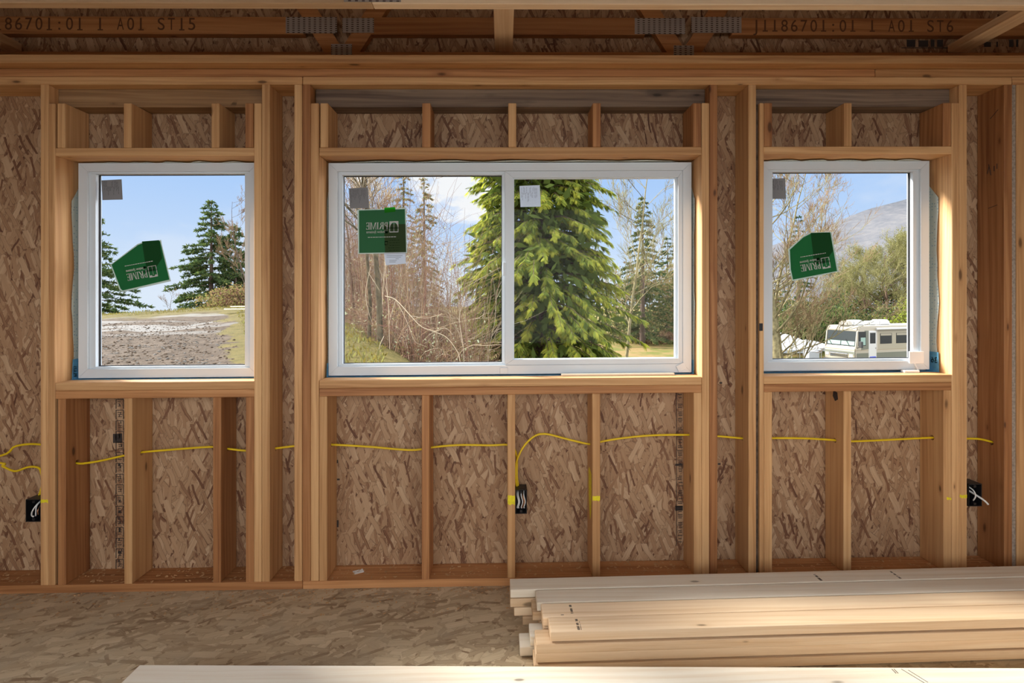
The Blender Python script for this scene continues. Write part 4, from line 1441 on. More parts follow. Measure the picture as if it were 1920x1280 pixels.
# sawdust and shavings along the wall
rs = np.random.RandomState(4)
N = 2600
xs = rs.uniform(WX0 + .1, WX1 - .1, N)
on_plate = rs.rand(N) < 0.45
ys = np.where(on_plate, rs.uniform(0.01, 0.135, N), -np.minimum(np.abs(rs.exponential(0.07, N)), 0.19) - 0.005)
zs = np.where(on_plate, zPT + 0.0015, 0.0015) + S * xs
sz = rs.uniform(0.002, 0.009, N) * np.where(on_plate, 1.0, 0.8)
an = rs.uniform(0, 6.28, N)
asp = rs.uniform(0.25, 0.6, N)
c, s_ = np.cos(an), np.sin(an)
V = np.zeros((N, 4, 3))
for k, (a, b) in enumerate(((-1, -1), (1, -1), (1, 1), (-1, 1))):
    V[:, k, 0] = xs + (a * c - b * asp * s_) * sz
    V[:, k, 1] = np.clip(ys + (a * s_ + b * asp * c) * sz, -2, 0.139)
    V[:, k, 2] = zs + rs.uniform(0, 0.003, N)
SAWDUST = (V, N)
V = V.reshape(-1, 3)
tag(np_mesh('sawdust', V, np.arange(N * 4), np.full(N, 4), M['sawdust']), 'sawdust and wood shavings scattered along the foot of the wall', 'sawdust', None, 'stuff')

# =================================================================== OUTSIDE
def fog(x, a, b):
    t = max(0.0, min(1.0, (x - a) / (b - a)))
    return t * t * (3 - 2 * t)


def gheight(x, y):
    """land outside: a knoll on the left that falls away to a low field on the right"""
    d = y + CAM_D
    xe = -3.0 - (d - 10.8) * 0.46
    k = 1.0 - fog(x, xe, xe + 6.5)
    crest = 0.045 * (min(d, 30) - 10)
    tilt = (x + 0.52 * d) * 0.055
    top = crest + max(-1.2, min(0.35, tilt))
    if d > 29:
        top -= (d - 29) * 0.085
    low = -4.2
    n = (mnoise.noise(Vector((x * 0.35, y * 0.35, 0))) * 0.16 + mnoise.noise(Vector((x * 1.3, y * 1.3, 3))) * 0.05 + mnoise.noise(Vector((x * 5, y * 5, 7))) * 0.018)
    h = low * (1 - k) + max(top, low) * k
    near = fog(y, 2.0, 6.0)
    h = h * near + (-1.6 * (1 - near)) if k > 0.01 else h
    return h + n * (0.4 + 0.6 * k)


# ground sheet -----------------------------------------------------------------
m_, q_ = new_mat('outdoor_ground')
tc = q_.n('ShaderNodeTexCoord').outputs['Object']
s3 = q_.n('ShaderNodeSeparateXYZ', {0: tc})
gx, gy, gz = s3.outputs
n1 = q_.noise(tc, 0.35, 5, 0.6)
n2 = q_.noise(tc, 3.5, 6, 0.65)
n3 = q_.noise(tc, 22.0, 4, 0.7)
# the dirt track: left of a line running out from the house
edge_ = q_.math('ADD', q_.math('ADD', gx, q_.math('MULTIPLY', q_.math('ADD', gy, 2.37), 0.555)), q_.math('MULTIPLY', q_.math('SUBTRACT', n1, 0.5), 4.5))
edge_ = q_.math('ADD', edge_, q_.math('MULTIPLY', q_.math('SUBTRACT', n2, 0.5), 0.9))
dirt_ = q_.math('MULTIPLY', q_.range(edge_, -0.14, 0.10, 1.0, 0.0), q_.range(q_.math('ADD', gy, q_.math('MULTIPLY', n1, 5)), 24.0, 26.5, 1.0, 0.0))
dcol = q_.ramp(q_.math('ADD', q_.math('MULTIPLY', n2, 0.6), q_.math('MULTIPLY', n3, 0.4)), [(0.36, (0.020, 0.0132, 0.0085)), (0.5, (0.054, 0.0385, 0.0265)), (0.64, (0.085, 0.065, 0.048))])
trk = q_.noise(q_.mapping(tc, rot=(0, 0, 0.35), scale=(0.16, 1.1, 1)), 1.0, 4, 0.55)
pale = q_.math('MULTIPLY', q_.range(trk, 0.47, 0.60), q_.range(gy, 13.0, 16.0))
dcol = q_.mix(pale, dcol, (0.125, 0.117, 0.108))
gcol = q_.ramp(q_.math('ADD', q_.math('MULTIPLY', n2, 0.5), q_.math('MULTIPLY', n3, 0.5)), [(0.30, (0.030, 0.028, 0.009)), (0.47, (0.066, 0.054, 0.015)), (0.62, (0.10, 0.076, 0.026)), (0.78, (0.135, 0.098, 0.042))])
field = q_.mix(q_.range(n1, 0.42, 0.6), (0.085, 0.095, 0.02), (0.19, 0.125, 0.055))
gcol = q_.mix(q_.range(gz, -3.3, -1.5, 1.0, 0.0), gcol, q_.mix(0.35, field, gcol))
litter = q_.range(gz, -0.5, -1.2)
slope_ = q_.math('MULTIPLY', litter, q_.range(gy, 34.0, 26.0))
gcol = q_.mix(slope_, gcol, q_.ramp(n3, [(0.3, (0.028, 0.017, 0.011)), (0.7, (0.09, 0.055, 0.035))]))
close(q_, q_.mix(dirt_, gcol, dcol), 0.95, n3, spec=0.1, bump_d=0.05)

xs = np.concatenate([np.arange(-70, -30, 2.0), np.arange(-30, 12, 0.33), np.arange(12, 121, 3.0)])
ys = np.concatenate([np.arange(0.4, 34, 0.36), np.arange(34, 70, 1.5), np.arange(70, 330, 20.0)])
gv = np.array([[x, y, gheight(x, y)] for y in ys for x in xs])
nx, ny = len(xs), len(ys)
ii = np.array([[j * nx + i, j * nx + i + 1, (j + 1) * nx + i + 1, (j + 1) * nx + i] for j in range(ny - 1) for i in range(nx - 1)])
tagk(np_mesh('ground', gv, ii, np.full(len(ii), 4), M['outdoor_ground'], smooth=True), label='land outside the windows: dirt track, mossy knoll and low field', category='ground')

# far hill ---------------------------------------------------------------------
m_, q_ = new_mat('far_hill')
tc = q_.n('ShaderNodeTexCoord').outputs['Object']
f_ = q_.math('ADD', q_.math('MULTIPLY', q_.noise(tc, 0.012, 4, 0.6), 0.55), q_.math('MULTIPLY', q_.noise(tc, 0.11, 4, 0.7), 0.45))
close(q_, q_.ramp(f_, [(0.36, (0.055, 0.058, 0.066)), (0.52, (0.080, 0.080, 0.086)), (0.66, (0.104, 0.100, 0.100))]), 1.0, spec=0.0)
pts = [(1150, 545), (1300, 520), (1400, 478), (1480, 448), (1540, 428), (1592, 406), (1627, 392), (1665, 382), (1707, 371), (1800, 352), (1900, 345), (2060, 350), (2250, 400), (2500, 520)]
D_H = 900.0
hv = []
cols_ = []
NX_, NY_ = 90, 26
for i in range(NX_):
    px = 1150 + (2500 - 1150) * i / (NX_ - 1)
    for (a, b), (c, d) in zip(pts, pts[1:]):
        if a <= px <= c:
            ridge = b + (d - b) * (px - a) / (c - a)
    pr = P(px, ridge, D_H)
    for j in range(NY_):
        t = j / (NY_ - 1)
        yv = D_H - 520 * (1 - t)
        xv = pr.x * (yv + CAM_D) / (D_H + CAM_D) * 0.25 + pr.x * 0.75
        z = -6 + (pr.z + 6) * (t ** 1.25) + mnoise.fractal(Vector((xv * 0.012, yv * 0.012, 0)), 0.8, 2.1, 5) * 9 * math.sin(math.pi * min(t, 0.97))
        hv.append((xv, yv, z))
ii = [[i * NY_ + j, (i + 1) * NY_ + j, (i + 1) * NY_ + j + 1, i * NY_ + j + 1] for i in range(NX_ - 1) for j in range(NY_ - 1)]
tag(np_mesh('far_hill', hv, ii, np.full(len(ii), 4), M['far_hill'], smooth=True), 'big mauve grey wooded hill rising far behind the motorhome', 'hill')


# plant helpers ------------------------------------------------------------------
def kites(cen, ax, side, ln, wd):
    """leaf blades: kite quads from base centre along ax"""
    n = len(cen)
    V = np.zeros((n, 4, 3))
    V[:, 0] = cen
    V[:, 1] = cen + ax * (ln * 0.45)[:, None] + side * (wd * 0.5)[:, None]
    V[:, 2] = cen + ax * ln[:, None]
    V[:, 3] = cen + ax * (ln * 0.45)[:, None] - side * (wd * 0.5)[:, None]
    return V


def unit(a):
    return a / np.maximum(np.linalg.norm(a, axis=-1, keepdims=True), 1e-9)


class Tubes:
    """many thin twigs in one mesh"""
    def __init__(self, n=3):
        self.n, self.v, self.f, self.m = n, [], [], []
        self.c = 0

    def add(self, pts, r0, r1, mat=0):
        pts = np.asarray(pts, float)
        k = len(pts)
        t = np.gradient(pts, axis=0)
        t = unit(t)
        a = unit(np.cross(t, np.array([0.31, 0.9, 0.12])))
        b = np.cross(t, a)
        r = np.linspace(r0, r1, k)
        for s_ in range(self.n):
            an = 2 * math.pi * s_ / self.n
            self.v.append(pts + a * (math.cos(an) * r)[:, None] + b * (math.sin(an) * r)[:, None])
        base = self.c
        for s_ in range(self.n):
            s2 = (s_ + 1) % self.n
            i = np.arange(k - 1)
            self.f.append(np.stack([base + s_ * k + i, base + s2 * k + i, base + s2 * k + i + 1, base + s_ * k + i + 1], 1))
            self.m.append(np.full(k - 1, mat))
        self.c += k * self.n

    def build(self, name, mats, parent=None):
        f = np.concatenate(self.f)
        org = np.array(parent.location) if parent is not None else np.zeros(3)
        return np_mesh(name, np.concatenate(self.v) - org, f, np.full(len(f), 4), mats, np.concatenate(self.m), parent)


plain('bark_pale', (0.22, 0.18, 0.125), 0.95, spec=0.1, var=0.45, vscale=5)
plain('bark_lichen', (0.16, 0.135, 0.07), 0.95, spec=0.1, var=0.5, vscale=6)
plain('bark_moss', (0.075, 0.060, 0.036), 0.95, spec=0.1, var=0.7, vscale=9)
plain('bark_brown', (0.10, 0.066, 0.045), 0.95, spec=0.1, var=0.4, vscale=6)
plain('bark_dark', (0.085, 0.06, 0.045), 0.95, spec=0.1, var=0.4, vscale=6)
plain('twig_tan', (0.185, 0.12, 0.068), 0.95, spec=0.1)
plain('twig_red', (0.135, 0.066, 0.045), 0.95, spec=0.1)
plain('twig_olive', (0.18, 0.165, 0.07), 0.95, spec=0.1)
plain('twig_pale', (0.36, 0.29, 0.20), 0.95, spec=0.1)
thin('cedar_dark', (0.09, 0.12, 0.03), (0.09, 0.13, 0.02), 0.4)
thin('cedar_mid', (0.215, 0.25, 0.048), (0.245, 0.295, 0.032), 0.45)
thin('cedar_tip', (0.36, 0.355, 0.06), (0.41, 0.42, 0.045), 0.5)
thin('fir_needle', (0.045, 0.075, 0.03), (0.04, 0.07, 0.02), 0.3)
thin('fir_needle_pale', (0.11, 0.135, 0.05), (0.1, 0.13, 0.03), 0.35)
thin('leaf_olive', (0.16, 0.15, 0.062), (0.17, 0.165, 0.048), 0.45)
thin('leaf_dark', (0.05, 0.07, 0.03), (0.05, 0.08, 0.02), 0.3)
thin('leaf_brown', (0.23, 0.16, 0.085), (0.22, 0.15, 0.06), 0.35)
thin('leaf_pale', (0.40, 0.42, 0.28), (0.35, 0.4, 0.2), 0.3)
thin('grass_blade', (0.15, 0.12, 0.035), (0.16, 0.13, 0.03), 0.4)


def at_px(px, d, z=None):
    """point straight above the ground, seen in picture column px, d metres in front of the camera"""
    r = ray(px, 558)
    x = r.x / r.y * d
    y = d - CAM_D
    return Vector((x, y, gheight(x, y) if z is None else z))


def zpix(py, d):
    return CAM_Z - (py - PPY) / F_PX * d


def grow(T, p, dirv, length, r, depth, rng, mats, curl=0.18, up=0.12, kids=(3, 5), ratio=0.55, spread=0.75, minr=0.004, droop=0.0):
    """recursive bare branch"""
    k = 6
    pts = [np.array(p)]
    dv = np.array(dirv, float)
    for i in range(k):
        dv = dv + rng.normal(0, curl, 3) * (0.5 + 0.5 * i / k) + np.array([0, 0, up - droop * i / k])
        dv /= np.linalg.norm(dv)
        pts.append(pts[-1] + dv * length / k)
    T.add(pts, r, max(r * 0.45, minr * 0.6), mats[min(depth, len(mats) - 1)])
    if depth >= len(mats) - 1:
        return
    n = rng.integers(kids[0], kids[1] + 1)
    for j in range(n):
        t = rng.uniform(0.25, 1.0) if j else 0.98
        idx = min(int(t * k), k - 1)
        q = pts[idx] + (pts[idx + 1] - pts[idx]) * (t * k - idx)
        par = unit(pts[idx + 1] - pts[idx])
        rv = unit(rng.normal(0, 1, 3))
        nd = unit(par + rv * spread + np.array([0, 0, 0.25 - droop]))
        grow(T, q, nd, length * ratio * rng.uniform(0.7, 1.25), max(r * 0.5 * (1.1 - 0.5 * t), minr), depth + 1, rng, mats, curl, up, kids, ratio, spread, minr, droop)


def bare_tree(name, px, d, zbase, ztop, r, seed, label, mats_m, mats, kids=(4, 7), ratio=0.5, spread=0.8, limbs=16, lean=0.0, lowest=0.25, group=None, limb_len=0.38, minr=0.006, droop=0.0, leaf=None, curl=0.14, twist=0.05):
    rng = np.random.default_rng(seed)
    b = at_px(px, d, zbase)
    root = empty(name, b)
    tag(root, label, 'tree', group)
    T = Tubes(5)
    h = ztop - zbase
    k = 12
    pts = [np.array(b)]
    dv = np.array([lean, 0, 1.0])
    for i in range(k):
        dv = unit(dv + np.append(rng.normal(0, twist, 2), 0.02))
        pts.append(pts[-1] + dv * h / k)
    pts = np.array(pts)
    T.add(pts, r, r * 0.12, 0)
    T.build('trunk', M[mats_m[0]], root)
    T2 = Tubes(3)
    for j in range(limbs):
        t = lowest + (1 - lowest) * (j + rng.uniform(0, 1)) / limbs
        t = min(t, 0.99)
        idx = min(int(t * k), k - 1)
        q = pts[idx] + (pts[idx + 1] - pts[idx]) * (t * k - idx)
        a = rng.uniform(0, 2 * math.pi)
        dirv = unit(np.array([math.cos(a), math.sin(a), rng.uniform(0.25, 0.95) - droop]))
        L = h * limb_len * (1.12 - 0.75 * t) * rng.uniform(0.7, 1.25)
        grow(T2, q, dirv, L, max(r * 0.45 * (1.05 - 0.8 * t), minr * 1.6), 0, rng, mats, curl, 0.06, kids, ratio, spread, minr, droop)
    T2.build('branches', [M[x] for x in mats_m], root)
    if leaf:
        mat, count, size = leaf
        allv = np.concatenate(T2.v)
        pick = allv[rng.integers(0, len(allv), count)] + rng.normal(0, size * 1.5, (count, 3))
        ax, sd_ = unit(rng.normal(0, 1, (count, 3))), unit(rng.normal(0, 1, (count, 3)))
        V = kites(pick, ax, sd_, np.full(count, size) * rng.uniform(0.6, 1.5, count), np.full(count, size * 0.7)) - np.array(b)
        o = np_mesh('leaves', V, np.arange(count * 4), np.full(count, 4), M[mat], parent=root)
    return root


# the big cedar ------------------------------------------------------------------
def cedar(px, d, seed, label):
    rng = np.random.default_rng(seed)
    zb = -4.3
    base = at_px(px, d, zb)
    root = empty('cedar_tree', base)
    tag(root, label, 'tree')
    h = 14.5
    T = Tubes(7)
    tz = np.linspace(0, h, 12)
    tp = np.stack([base.x + rng.normal(0, 0.04, 12), base.y + rng.normal(0, 0.04, 12), base.z + tz], 1)
    T.add(tp, 0.34, 0.04)
    T.build('trunk', M['bark_brown'], root)
    # half width of the crown against height above the eye line, read off the outline (left, right)
    prof = [(-4.2, 2.0, 2.1), (-2.6, 2.75, 3.35), (-1.6, 3.0, 4.05), (-0.6, 3.2, 4.0), (0.6, 3.5, 3.6), (1.5, 3.9, 3.3), (2.2, 3.3, 3.2), (3.2, 3.1, 3.1), (4.6, 3.2, 2.95), (6.5, 2.7, 2.5), (9.0, 1.4, 1.3), (10.4, 0.2, 0.2)]
    pz = np.array([p[0] for p in prof]) + CAM_Z
    B = Tubes(3)
    C, A, Sd, Ln, Wd, Mi, SP = [], [], [], [], [], [], []
    nb = 760
    for i in range(nb):
        z = rng.uniform(zb + 0.35, zb + h - 0.3)
        a = rng.uniform(0, 2 * math.pi)
        rl, rr_ = np.interp(z, pz, [p[1] for p in prof]), np.interp(z, pz, [p[2] for p in prof])
        ca_ = math.cos(a)
        R = (rr_ if ca_ > 0 else rl) * (0.80 + 0.20 * rng.random()) * (1.0 if rng.random() < 0.82 else 1.13)
        R *= 0.9 + 0.1 * math.sin(5 * a + z * 1.7)
        k = 9
        t = np.linspace(0, 1, k)
        drop = 0.20 * R
        rad = t * R
        zz = z + 0.45 * R * 0.35 * np.sin(t * 2.2) - drop * t ** 2 * 1.6 + 0.10 * R * np.maximum(0, t - 0.75) * 2
        wob = rng.normal(0, 0.12)
        bx = base.x + rad * np.cos(a + wob * t)
        by = base.y + rad * np.sin(a + wob * t)
        bp = np.stack([bx, by, zz], 1)
        B.add(bp, 0.035, 0.006)
        # sprays hanging from the outer part
        ns = int(42 + 22 * rng.random())
        tt = np.clip(1 - np.abs(rng.normal(0, 0.30, ns)), 0.22, 1.0)
        p = np.stack([np.interp(tt, t, bx), np.interp(tt, t, by), np.interp(tt, t, zz)], 1)
        out_ = np.array([math.cos(a), math.sin(a), 0.0])
        lat = np.array([-math.sin(a), math.cos(a), 0.0])
        sgn = rng.choice([-1.0, 1.0], ns) * rng.uniform(0.1, 0.9, ns)
        down = np.zeros((ns, 3))
        down[:, 2] = -rng.uniform(0.35, 1.2, ns)
        axv = unit(out_ * rng.uniform(0.3, 1.0, ns)[:, None] + lat * sgn[:, None] + down)
        nrm = unit(rng.normal(0, 0.45, (ns, 3)) + out_ * 0.5 + np.array([0, 0, 0.6]))
        sd_ = unit(np.cross(axv, nrm))
        L = rng.uniform(0.13, 0.31, ns)
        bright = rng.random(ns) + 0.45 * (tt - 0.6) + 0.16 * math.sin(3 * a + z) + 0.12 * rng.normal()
        SP.append((p, axv, sd_, nrm, L, bright))
    p, axv, sd_, nrm, L, bright = [np.concatenate(x) for x in zip(*SP)]
    nl = 6
    for q_i in range(nl):
        f = (q_i + 0.5) / nl
        cpt = p + axv * (L * f)[:, None]
        cpt[:, 2] -= 0.10 * L * f * f
        for sg in (-1, 1):
            la = unit(axv * 0.9 + sd_ * (sg * 0.7) + np.array([0, 0, -0.22]))
            l_ = L * (0.52 - 0.30 * abs(f - 0.35))
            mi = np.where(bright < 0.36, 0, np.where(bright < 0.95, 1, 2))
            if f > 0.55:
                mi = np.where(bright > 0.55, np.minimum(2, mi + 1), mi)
            C.append(cpt); A.append(la); Sd.append(unit(np.cross(la, nrm))); Ln.append(l_); Wd.append(l_ * 0.24); Mi.append(mi)
    C.append(p); A.append(axv); Sd.append(sd_); Ln.append(L * 1.15); Wd.append(L * 0.14); Mi.append(np.where(bright < 0.9, 1, 2))
    C, A, Sd, Ln, Wd, Mi = [np.concatenate(x) for x in (C, A, Sd, Ln, Wd, Mi)]
    B.build('branches', M['bark_brown'], root)
    V = kites(np.array(C), np.array(A), np.array(Sd), np.array(Ln), np.array(Wd)) - np.array(base)
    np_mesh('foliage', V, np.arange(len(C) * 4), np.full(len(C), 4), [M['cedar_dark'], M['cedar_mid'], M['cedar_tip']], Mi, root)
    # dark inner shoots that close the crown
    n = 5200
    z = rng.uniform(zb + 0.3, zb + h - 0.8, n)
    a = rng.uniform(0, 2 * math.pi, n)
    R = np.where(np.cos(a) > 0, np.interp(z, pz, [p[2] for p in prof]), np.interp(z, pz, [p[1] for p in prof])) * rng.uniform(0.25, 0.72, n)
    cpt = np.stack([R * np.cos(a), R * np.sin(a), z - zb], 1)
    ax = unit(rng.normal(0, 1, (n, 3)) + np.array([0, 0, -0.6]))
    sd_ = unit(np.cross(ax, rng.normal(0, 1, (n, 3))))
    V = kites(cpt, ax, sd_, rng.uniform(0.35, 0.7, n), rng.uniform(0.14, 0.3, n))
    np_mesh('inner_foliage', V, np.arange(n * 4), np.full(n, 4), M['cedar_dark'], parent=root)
    return root


cedar(1012, 19.5, 21, 'huge drooping yellow green cedar filling the middle of the sliding window')


# conifers -----------------------------------------------------------------------
def conifer(px, d, zbase, ztop, rbase, seed, label, mats=('fir_needle', 'fir_needle_pale'), whorls=26, dens=1.0, sparse=0.0, group='conifers beyond the windows', clump=0.26, droop=0.35, lowest=0.06):
    rng = np.random.default_rng(seed)
    b = at_px(px, d, zbase)
    root = empty('conifer_tree', b)
    tag(root, label, 'tree', group)
    h = ztop - zbase
    T = Tubes(6)
    k = 10
    tp = np.stack([np.full(k, b.x) + rng.normal(0, 0.02, k), np.full(k, b.y), b.z + np.linspace(0, h, k)], 1)
    T.add(tp, 0.018 * h + 0.04, 0.012)
    T.build('trunk', M['bark_dark'], root)
    B = Tubes(3)
    C, A, Sd, Ln, Wd, Mi = [], [], [], [], [], []
    for w in range(whorls):
        t = lowest + (1 - lowest) * (w + rng.random() * 0.6) / whorls
        z = b.z + t * h
        nbr = rng.integers(5, 9)
        for j in range(nbr):
            if rng.random() < sparse:
                continue
            a = rng.uniform(0, 2 * math.pi)
            R = rbase * (1 - t) ** 0.85 * rng.uniform(0.62, 1.12) + 0.08
            kk = 6
            s_ = np.linspace(0, 1, kk)
            zz = z + R * (0.12 * s_ - droop * s_ ** 2 + 0.22 * np.maximum(0, s_ - .6))
            bp = np.stack([b.x + R * s_ * math.cos(a), b.y + R * s_ * math.sin(a), zz], 1)
            B.add(bp, 0.012 + 0.006 * R, 0.004)
            nc = max(4, int(R * 15 * dens))
            n_sub = 5
            f = rng.uniform(0.15, 1.0, nc) ** 0.8
            p = np.stack([np.interp(f, s_, bp[:, i]) for i in range(3)], 1)
            side = rng.choice([-1, 1], nc) * rng.uniform(0.3, 1.0, nc)
            bd = unit(np.stack([math.cos(a) - math.sin(a) * side, math.sin(a) + math.cos(a) * side, np.full(nc, -0.1)], 1))
            p, bd = np.repeat(p, n_sub, 0), np.repeat(bd, n_sub, 0)
            n_ = len(p)
            ax = unit(bd + rng.normal(0, 0.55, (n_, 3)))
            l_ = clump * rng.uniform(0.5, 1.15, n_)
            C.append(p + bd * rng.uniform(0, clump * 0.5, (n_, 1)))
            A.append(ax); Sd.append(unit(np.cross(ax, rng.normal(0, 1, (n_, 3))))); Ln.append(l_); Wd.append(l_ * 0.30)
            Mi.append((rng.random(n_) < 0.35).astype(int))
    C, A, Sd, Ln, Wd, Mi = [np.concatenate(x) for x in (C, A, Sd, Ln, Wd, Mi)]
    B.build('branches', M['bark_dark'], root)
    V = kites(np.array(C), np.array(A), np.array(Sd), np.array(Ln), np.array(Wd)) - np.array(b)
    np_mesh('foliage', V, np.arange(len(C) * 4), np.full(len(C), 4), [M[x] for x in mats], Mi, root)
    return root


def zof(px, d):
    return at_px(px, d).z


conifer(396, 36, zof(396, 36) - 0.4, zpix(376, 36), 3.3, 31, 'tall dark fir standing highest on the knoll in the left window', whorls=34, dens=1.25, sparse=0.22)
conifer(441, 37, zof(441, 37) - 0.4, zpix(420, 37), 2.5, 32, 'smaller fir just right of the tall fir in the left window', whorls=28, dens=1.2, sparse=0.18)
conifer(170, 33, zof(170, 33) - 1.2, zpix(395, 33), 3.9, 33, 'fir cut by the left frame of the left window', whorls=26, dens=1.1, sparse=0.30)
conifer(795, 46, -4.0, zpix(318, 46), 3.3, 34, 'tall thin brownish conifer behind the bare trees, left of the cedar', ('leaf_brown', 'fir_needle_pale'), whorls=34, dens=0.9, sparse=0.25, droop=0.5)
conifer(757, 52, -4.0, zpix(285, 52), 3.2, 35, 'farther brownish conifer directly behind the bare trunk of the middle window', ('leaf_brown', 'fir_needle_pale'), whorls=34, dens=0.8, sparse=0.3, droop=0.5)
conifer(1205, 58, -4.4, zpix(362, 58), 4.3, 36, 'dark conifer behind the bare tree at the right of the sliding pane', ('leaf_dark', 'leaf_olive'), whorls=30, dens=0.9, sparse=0.15, droop=0.45, clump=0.34)
conifer(1252, 70, -4.4, zpix(440, 70), 4.2, 37, 'low dark conifer at the right edge of the sliding pane', ('leaf_dark', 'fir_needle'), whorls=24, dens=0.8, sparse=0.1, clump=0.36)
conifer(1497, 66, -4.4, zpix(400, 66), 3.2, 38, 'thin dark conifer behind the bare branches of the right window', ('fir_needle', 'leaf_dark'), whorls=26, dens=0.6, sparse=0.45, clump=0.36)

# bare trees ---------------------------------------------------------------------
gb = 'bare trees outside'
bare_tree('bare_tree', 713, 12.2, at_px(713, 12.2).z - 0.2, 7.4, 0.085, 41, 'forked bare tree with lichen bark in the left pane of the middle window', ('bark_moss', 'bark_pale', 'twig_tan', 'twig_pale'), (0, 1, 2, 3), limbs=20, lowest=0.30, group=gb, limb_len=0.36, lean=0.03, minr=0.007)
bare_tree('bare_tree', 692, 12.9, at_px(692, 12.9).z - 0.2, 6.8, 0.055, 42, 'thin bare trunk just left of the forked bare tree', ('bark_moss', 'bark_pale', 'twig_tan', 'twig_tan'), (0, 1, 2, 3), limbs=14, lowest=0.35, group=gb, limb_len=0.32, lean=0.0, minr=0.006)
bare_tree('bare_tree', 664, 18, -0.9, 7.0, 0.07, 43, 'slender bare tree at the left edge of the middle window', ('bark_brown', 'bark_pale', 'twig_tan', 'twig_tan'), (0, 1, 2, 3), limbs=14, lowest=0.3, group=gb, limb_len=0.3, lean=0.02, minr=0.006)
bare_tree('bare_tree', 1168, 25, -4.2, 9.5, 0.105, 44, 'bare straight tree right of the cedar in the sliding pane', ('bark_lichen', 'bark_lichen', 'twig_tan', 'twig_olive'), (0, 1, 2, 3), limbs=24, lowest=0.30, group=gb, limb_len=0.30, minr=0.009)
bare_tree('bare_tree', 1458, 24, -4.3, 8.4, 0.21, 45, 'forked bare tree in front of the white canopy in the right window', ('bark_lichen', 'bark_lichen', 'twig_olive', 'twig_tan'), (0, 1, 2, 3), limbs=28, lowest=0.22, group=gb, limb_len=0.33, minr=0.008, lean=0.0, twist=0.07)
bare_tree('bare_tree', 1477, 25, -4.3, 3.2, 0.15, 46, 'low bare tree just right of the forked one in the right window', ('bark_lichen', 'bark_lichen', 'twig_olive', 'twig_tan'), (0, 1, 2, 3), limbs=18, lowest=0.2, group=gb, limb_len=0.42, minr=0.008, lean=0.04, twist=0.09)
bare_tree('bare_tree', 1440, 27, -4.3, 8.8, 0.12, 49, 'multi limbed bare tree at the left frame of the right window', ('bark_lichen', 'bark_lichen', 'twig_olive', 'twig_tan'), (0, 1, 2, 3), limbs=26, lowest=0.18, group=gb, limb_len=0.34, minr=0.008, lean=0.02, twist=0.06)
bare_tree('bare_tree', 470, 31, zof(470, 31) - 0.3, zpix(380, 31), 0.06, 47, 'wispy bare tree at the right edge of the left window', ('bark_dark', 'bark_brown', 'twig_tan', 'twig_tan'), (0, 1, 2, 3), limbs=14, lowest=0.15, group=gb, limb_len=0.3, minr=0.006)
bare_tree('bare_sapling', 318, 31, zof(318, 31) - 0.2, zpix(545, 31), 0.02, 48, 'low bare twig on the crest between the firs of the left window', ('bark_brown', 'bark_brown', 'twig_tan'), (0, 1, 2), limbs=8, lowest=0.2, group=gb, limb_len=0.5, minr=0.004)
# the olive trees behind the motorhome
gw_ = 'olive haze of budding trees behind the motorhome'
for i, (px, d, ptop, r) in enumerate(((1625, 62, 482, 0.20), (1662, 58, 472, 0.22), (1698, 60, 476, 0.20), (1745, 60, 460, 0.22), (1590, 70, 515, 0.16))):
    lab = ['budding olive tree above the front of the motorhome', 'budding olive tree above the middle of the motorhome, tallest of its row', 'budding olive tree at the right frame of the right window', 'budding olive tree hidden mostly behind the right frame', 'low budding tree left of the olive trees behind the motorhome'][i]
    bare_tree('budding_tree', px, d, -4.4, zpix(ptop, d), r, 60 + i, lab, ('bark_brown', 'twig_olive', 'twig_olive', 'twig_olive'), (0, 1, 2, 3), kids=(4, 6), limbs=26, lowest=0.22, group=gw_, limb_len=0.46, minr=0.014, leaf=('leaf_olive', 9000, 0.13), spread=0.9)


# bushy masses of leaves: each a thing with stems
def bush(name, px, d, w, hgt, seed, label, mats, n, size, cat='bush', group=None, zb=None, depth=None):
    rng = np.random.default_rng(seed)
    b = at_px(px, d, zb)
    root = empty(name, b)
    tag(root, label, cat, group)
    T = Tubes(3)
    depth = depth or w * 0.7
    for i in range(26):
        a = rng.uniform(0, 2 * math.pi)
        e = rng.uniform(0.2, 1.0)
        k = 6
        s_ = np.linspace(0, 1, k)
        tip = np.array([math.cos(a) * w * 0.5 * e, math.sin(a) * depth * 0.5 * e, hgt * rng.uniform(0.6, 1.0) * (1 - 0.4 * e)])
        pts = np.array(b) + np.outer(s_, tip) + rng.normal(0, 0.03 * w, (k, 3)) * s_[:, None]
        T.add(pts, 0.03, 0.008)
    T.build('stems', M['bark_brown'], root)
    nb = 34
    cb = np.stack([rng.uniform(-.5, .5, nb) * w, rng.uniform(-.5, .5, nb) * depth, rng.uniform(0.05, 0.95, nb) * hgt], 1)
    cb[:, 2] *= np.sqrt(np.clip(1 - (cb[:, 0] / (0.55 * w)) ** 2, 0.05, 1))
    pick = cb[rng.integers(0, nb, n)] + rng.normal(0, 1, (n, 3)) * np.array([w * 0.10, depth * 0.10, hgt * 0.09])
    pick[:, 2] = np.abs(pick[:, 2])
    ax = unit(rng.normal(0, 1, (n, 3)))
    sd_ = unit(np.cross(ax, rng.normal(0, 1, (n, 3))))
    V = kites(pick, ax, sd_, size * rng.uniform(0.6, 1.4, n), size * rng.uniform(0.4, 0.8, n))
    np_mesh('foliage', V, np.arange(n * 4), np.full(n, 4), [M[x] for x in mats], rng.integers(0, len(mats), n), root)
    return root


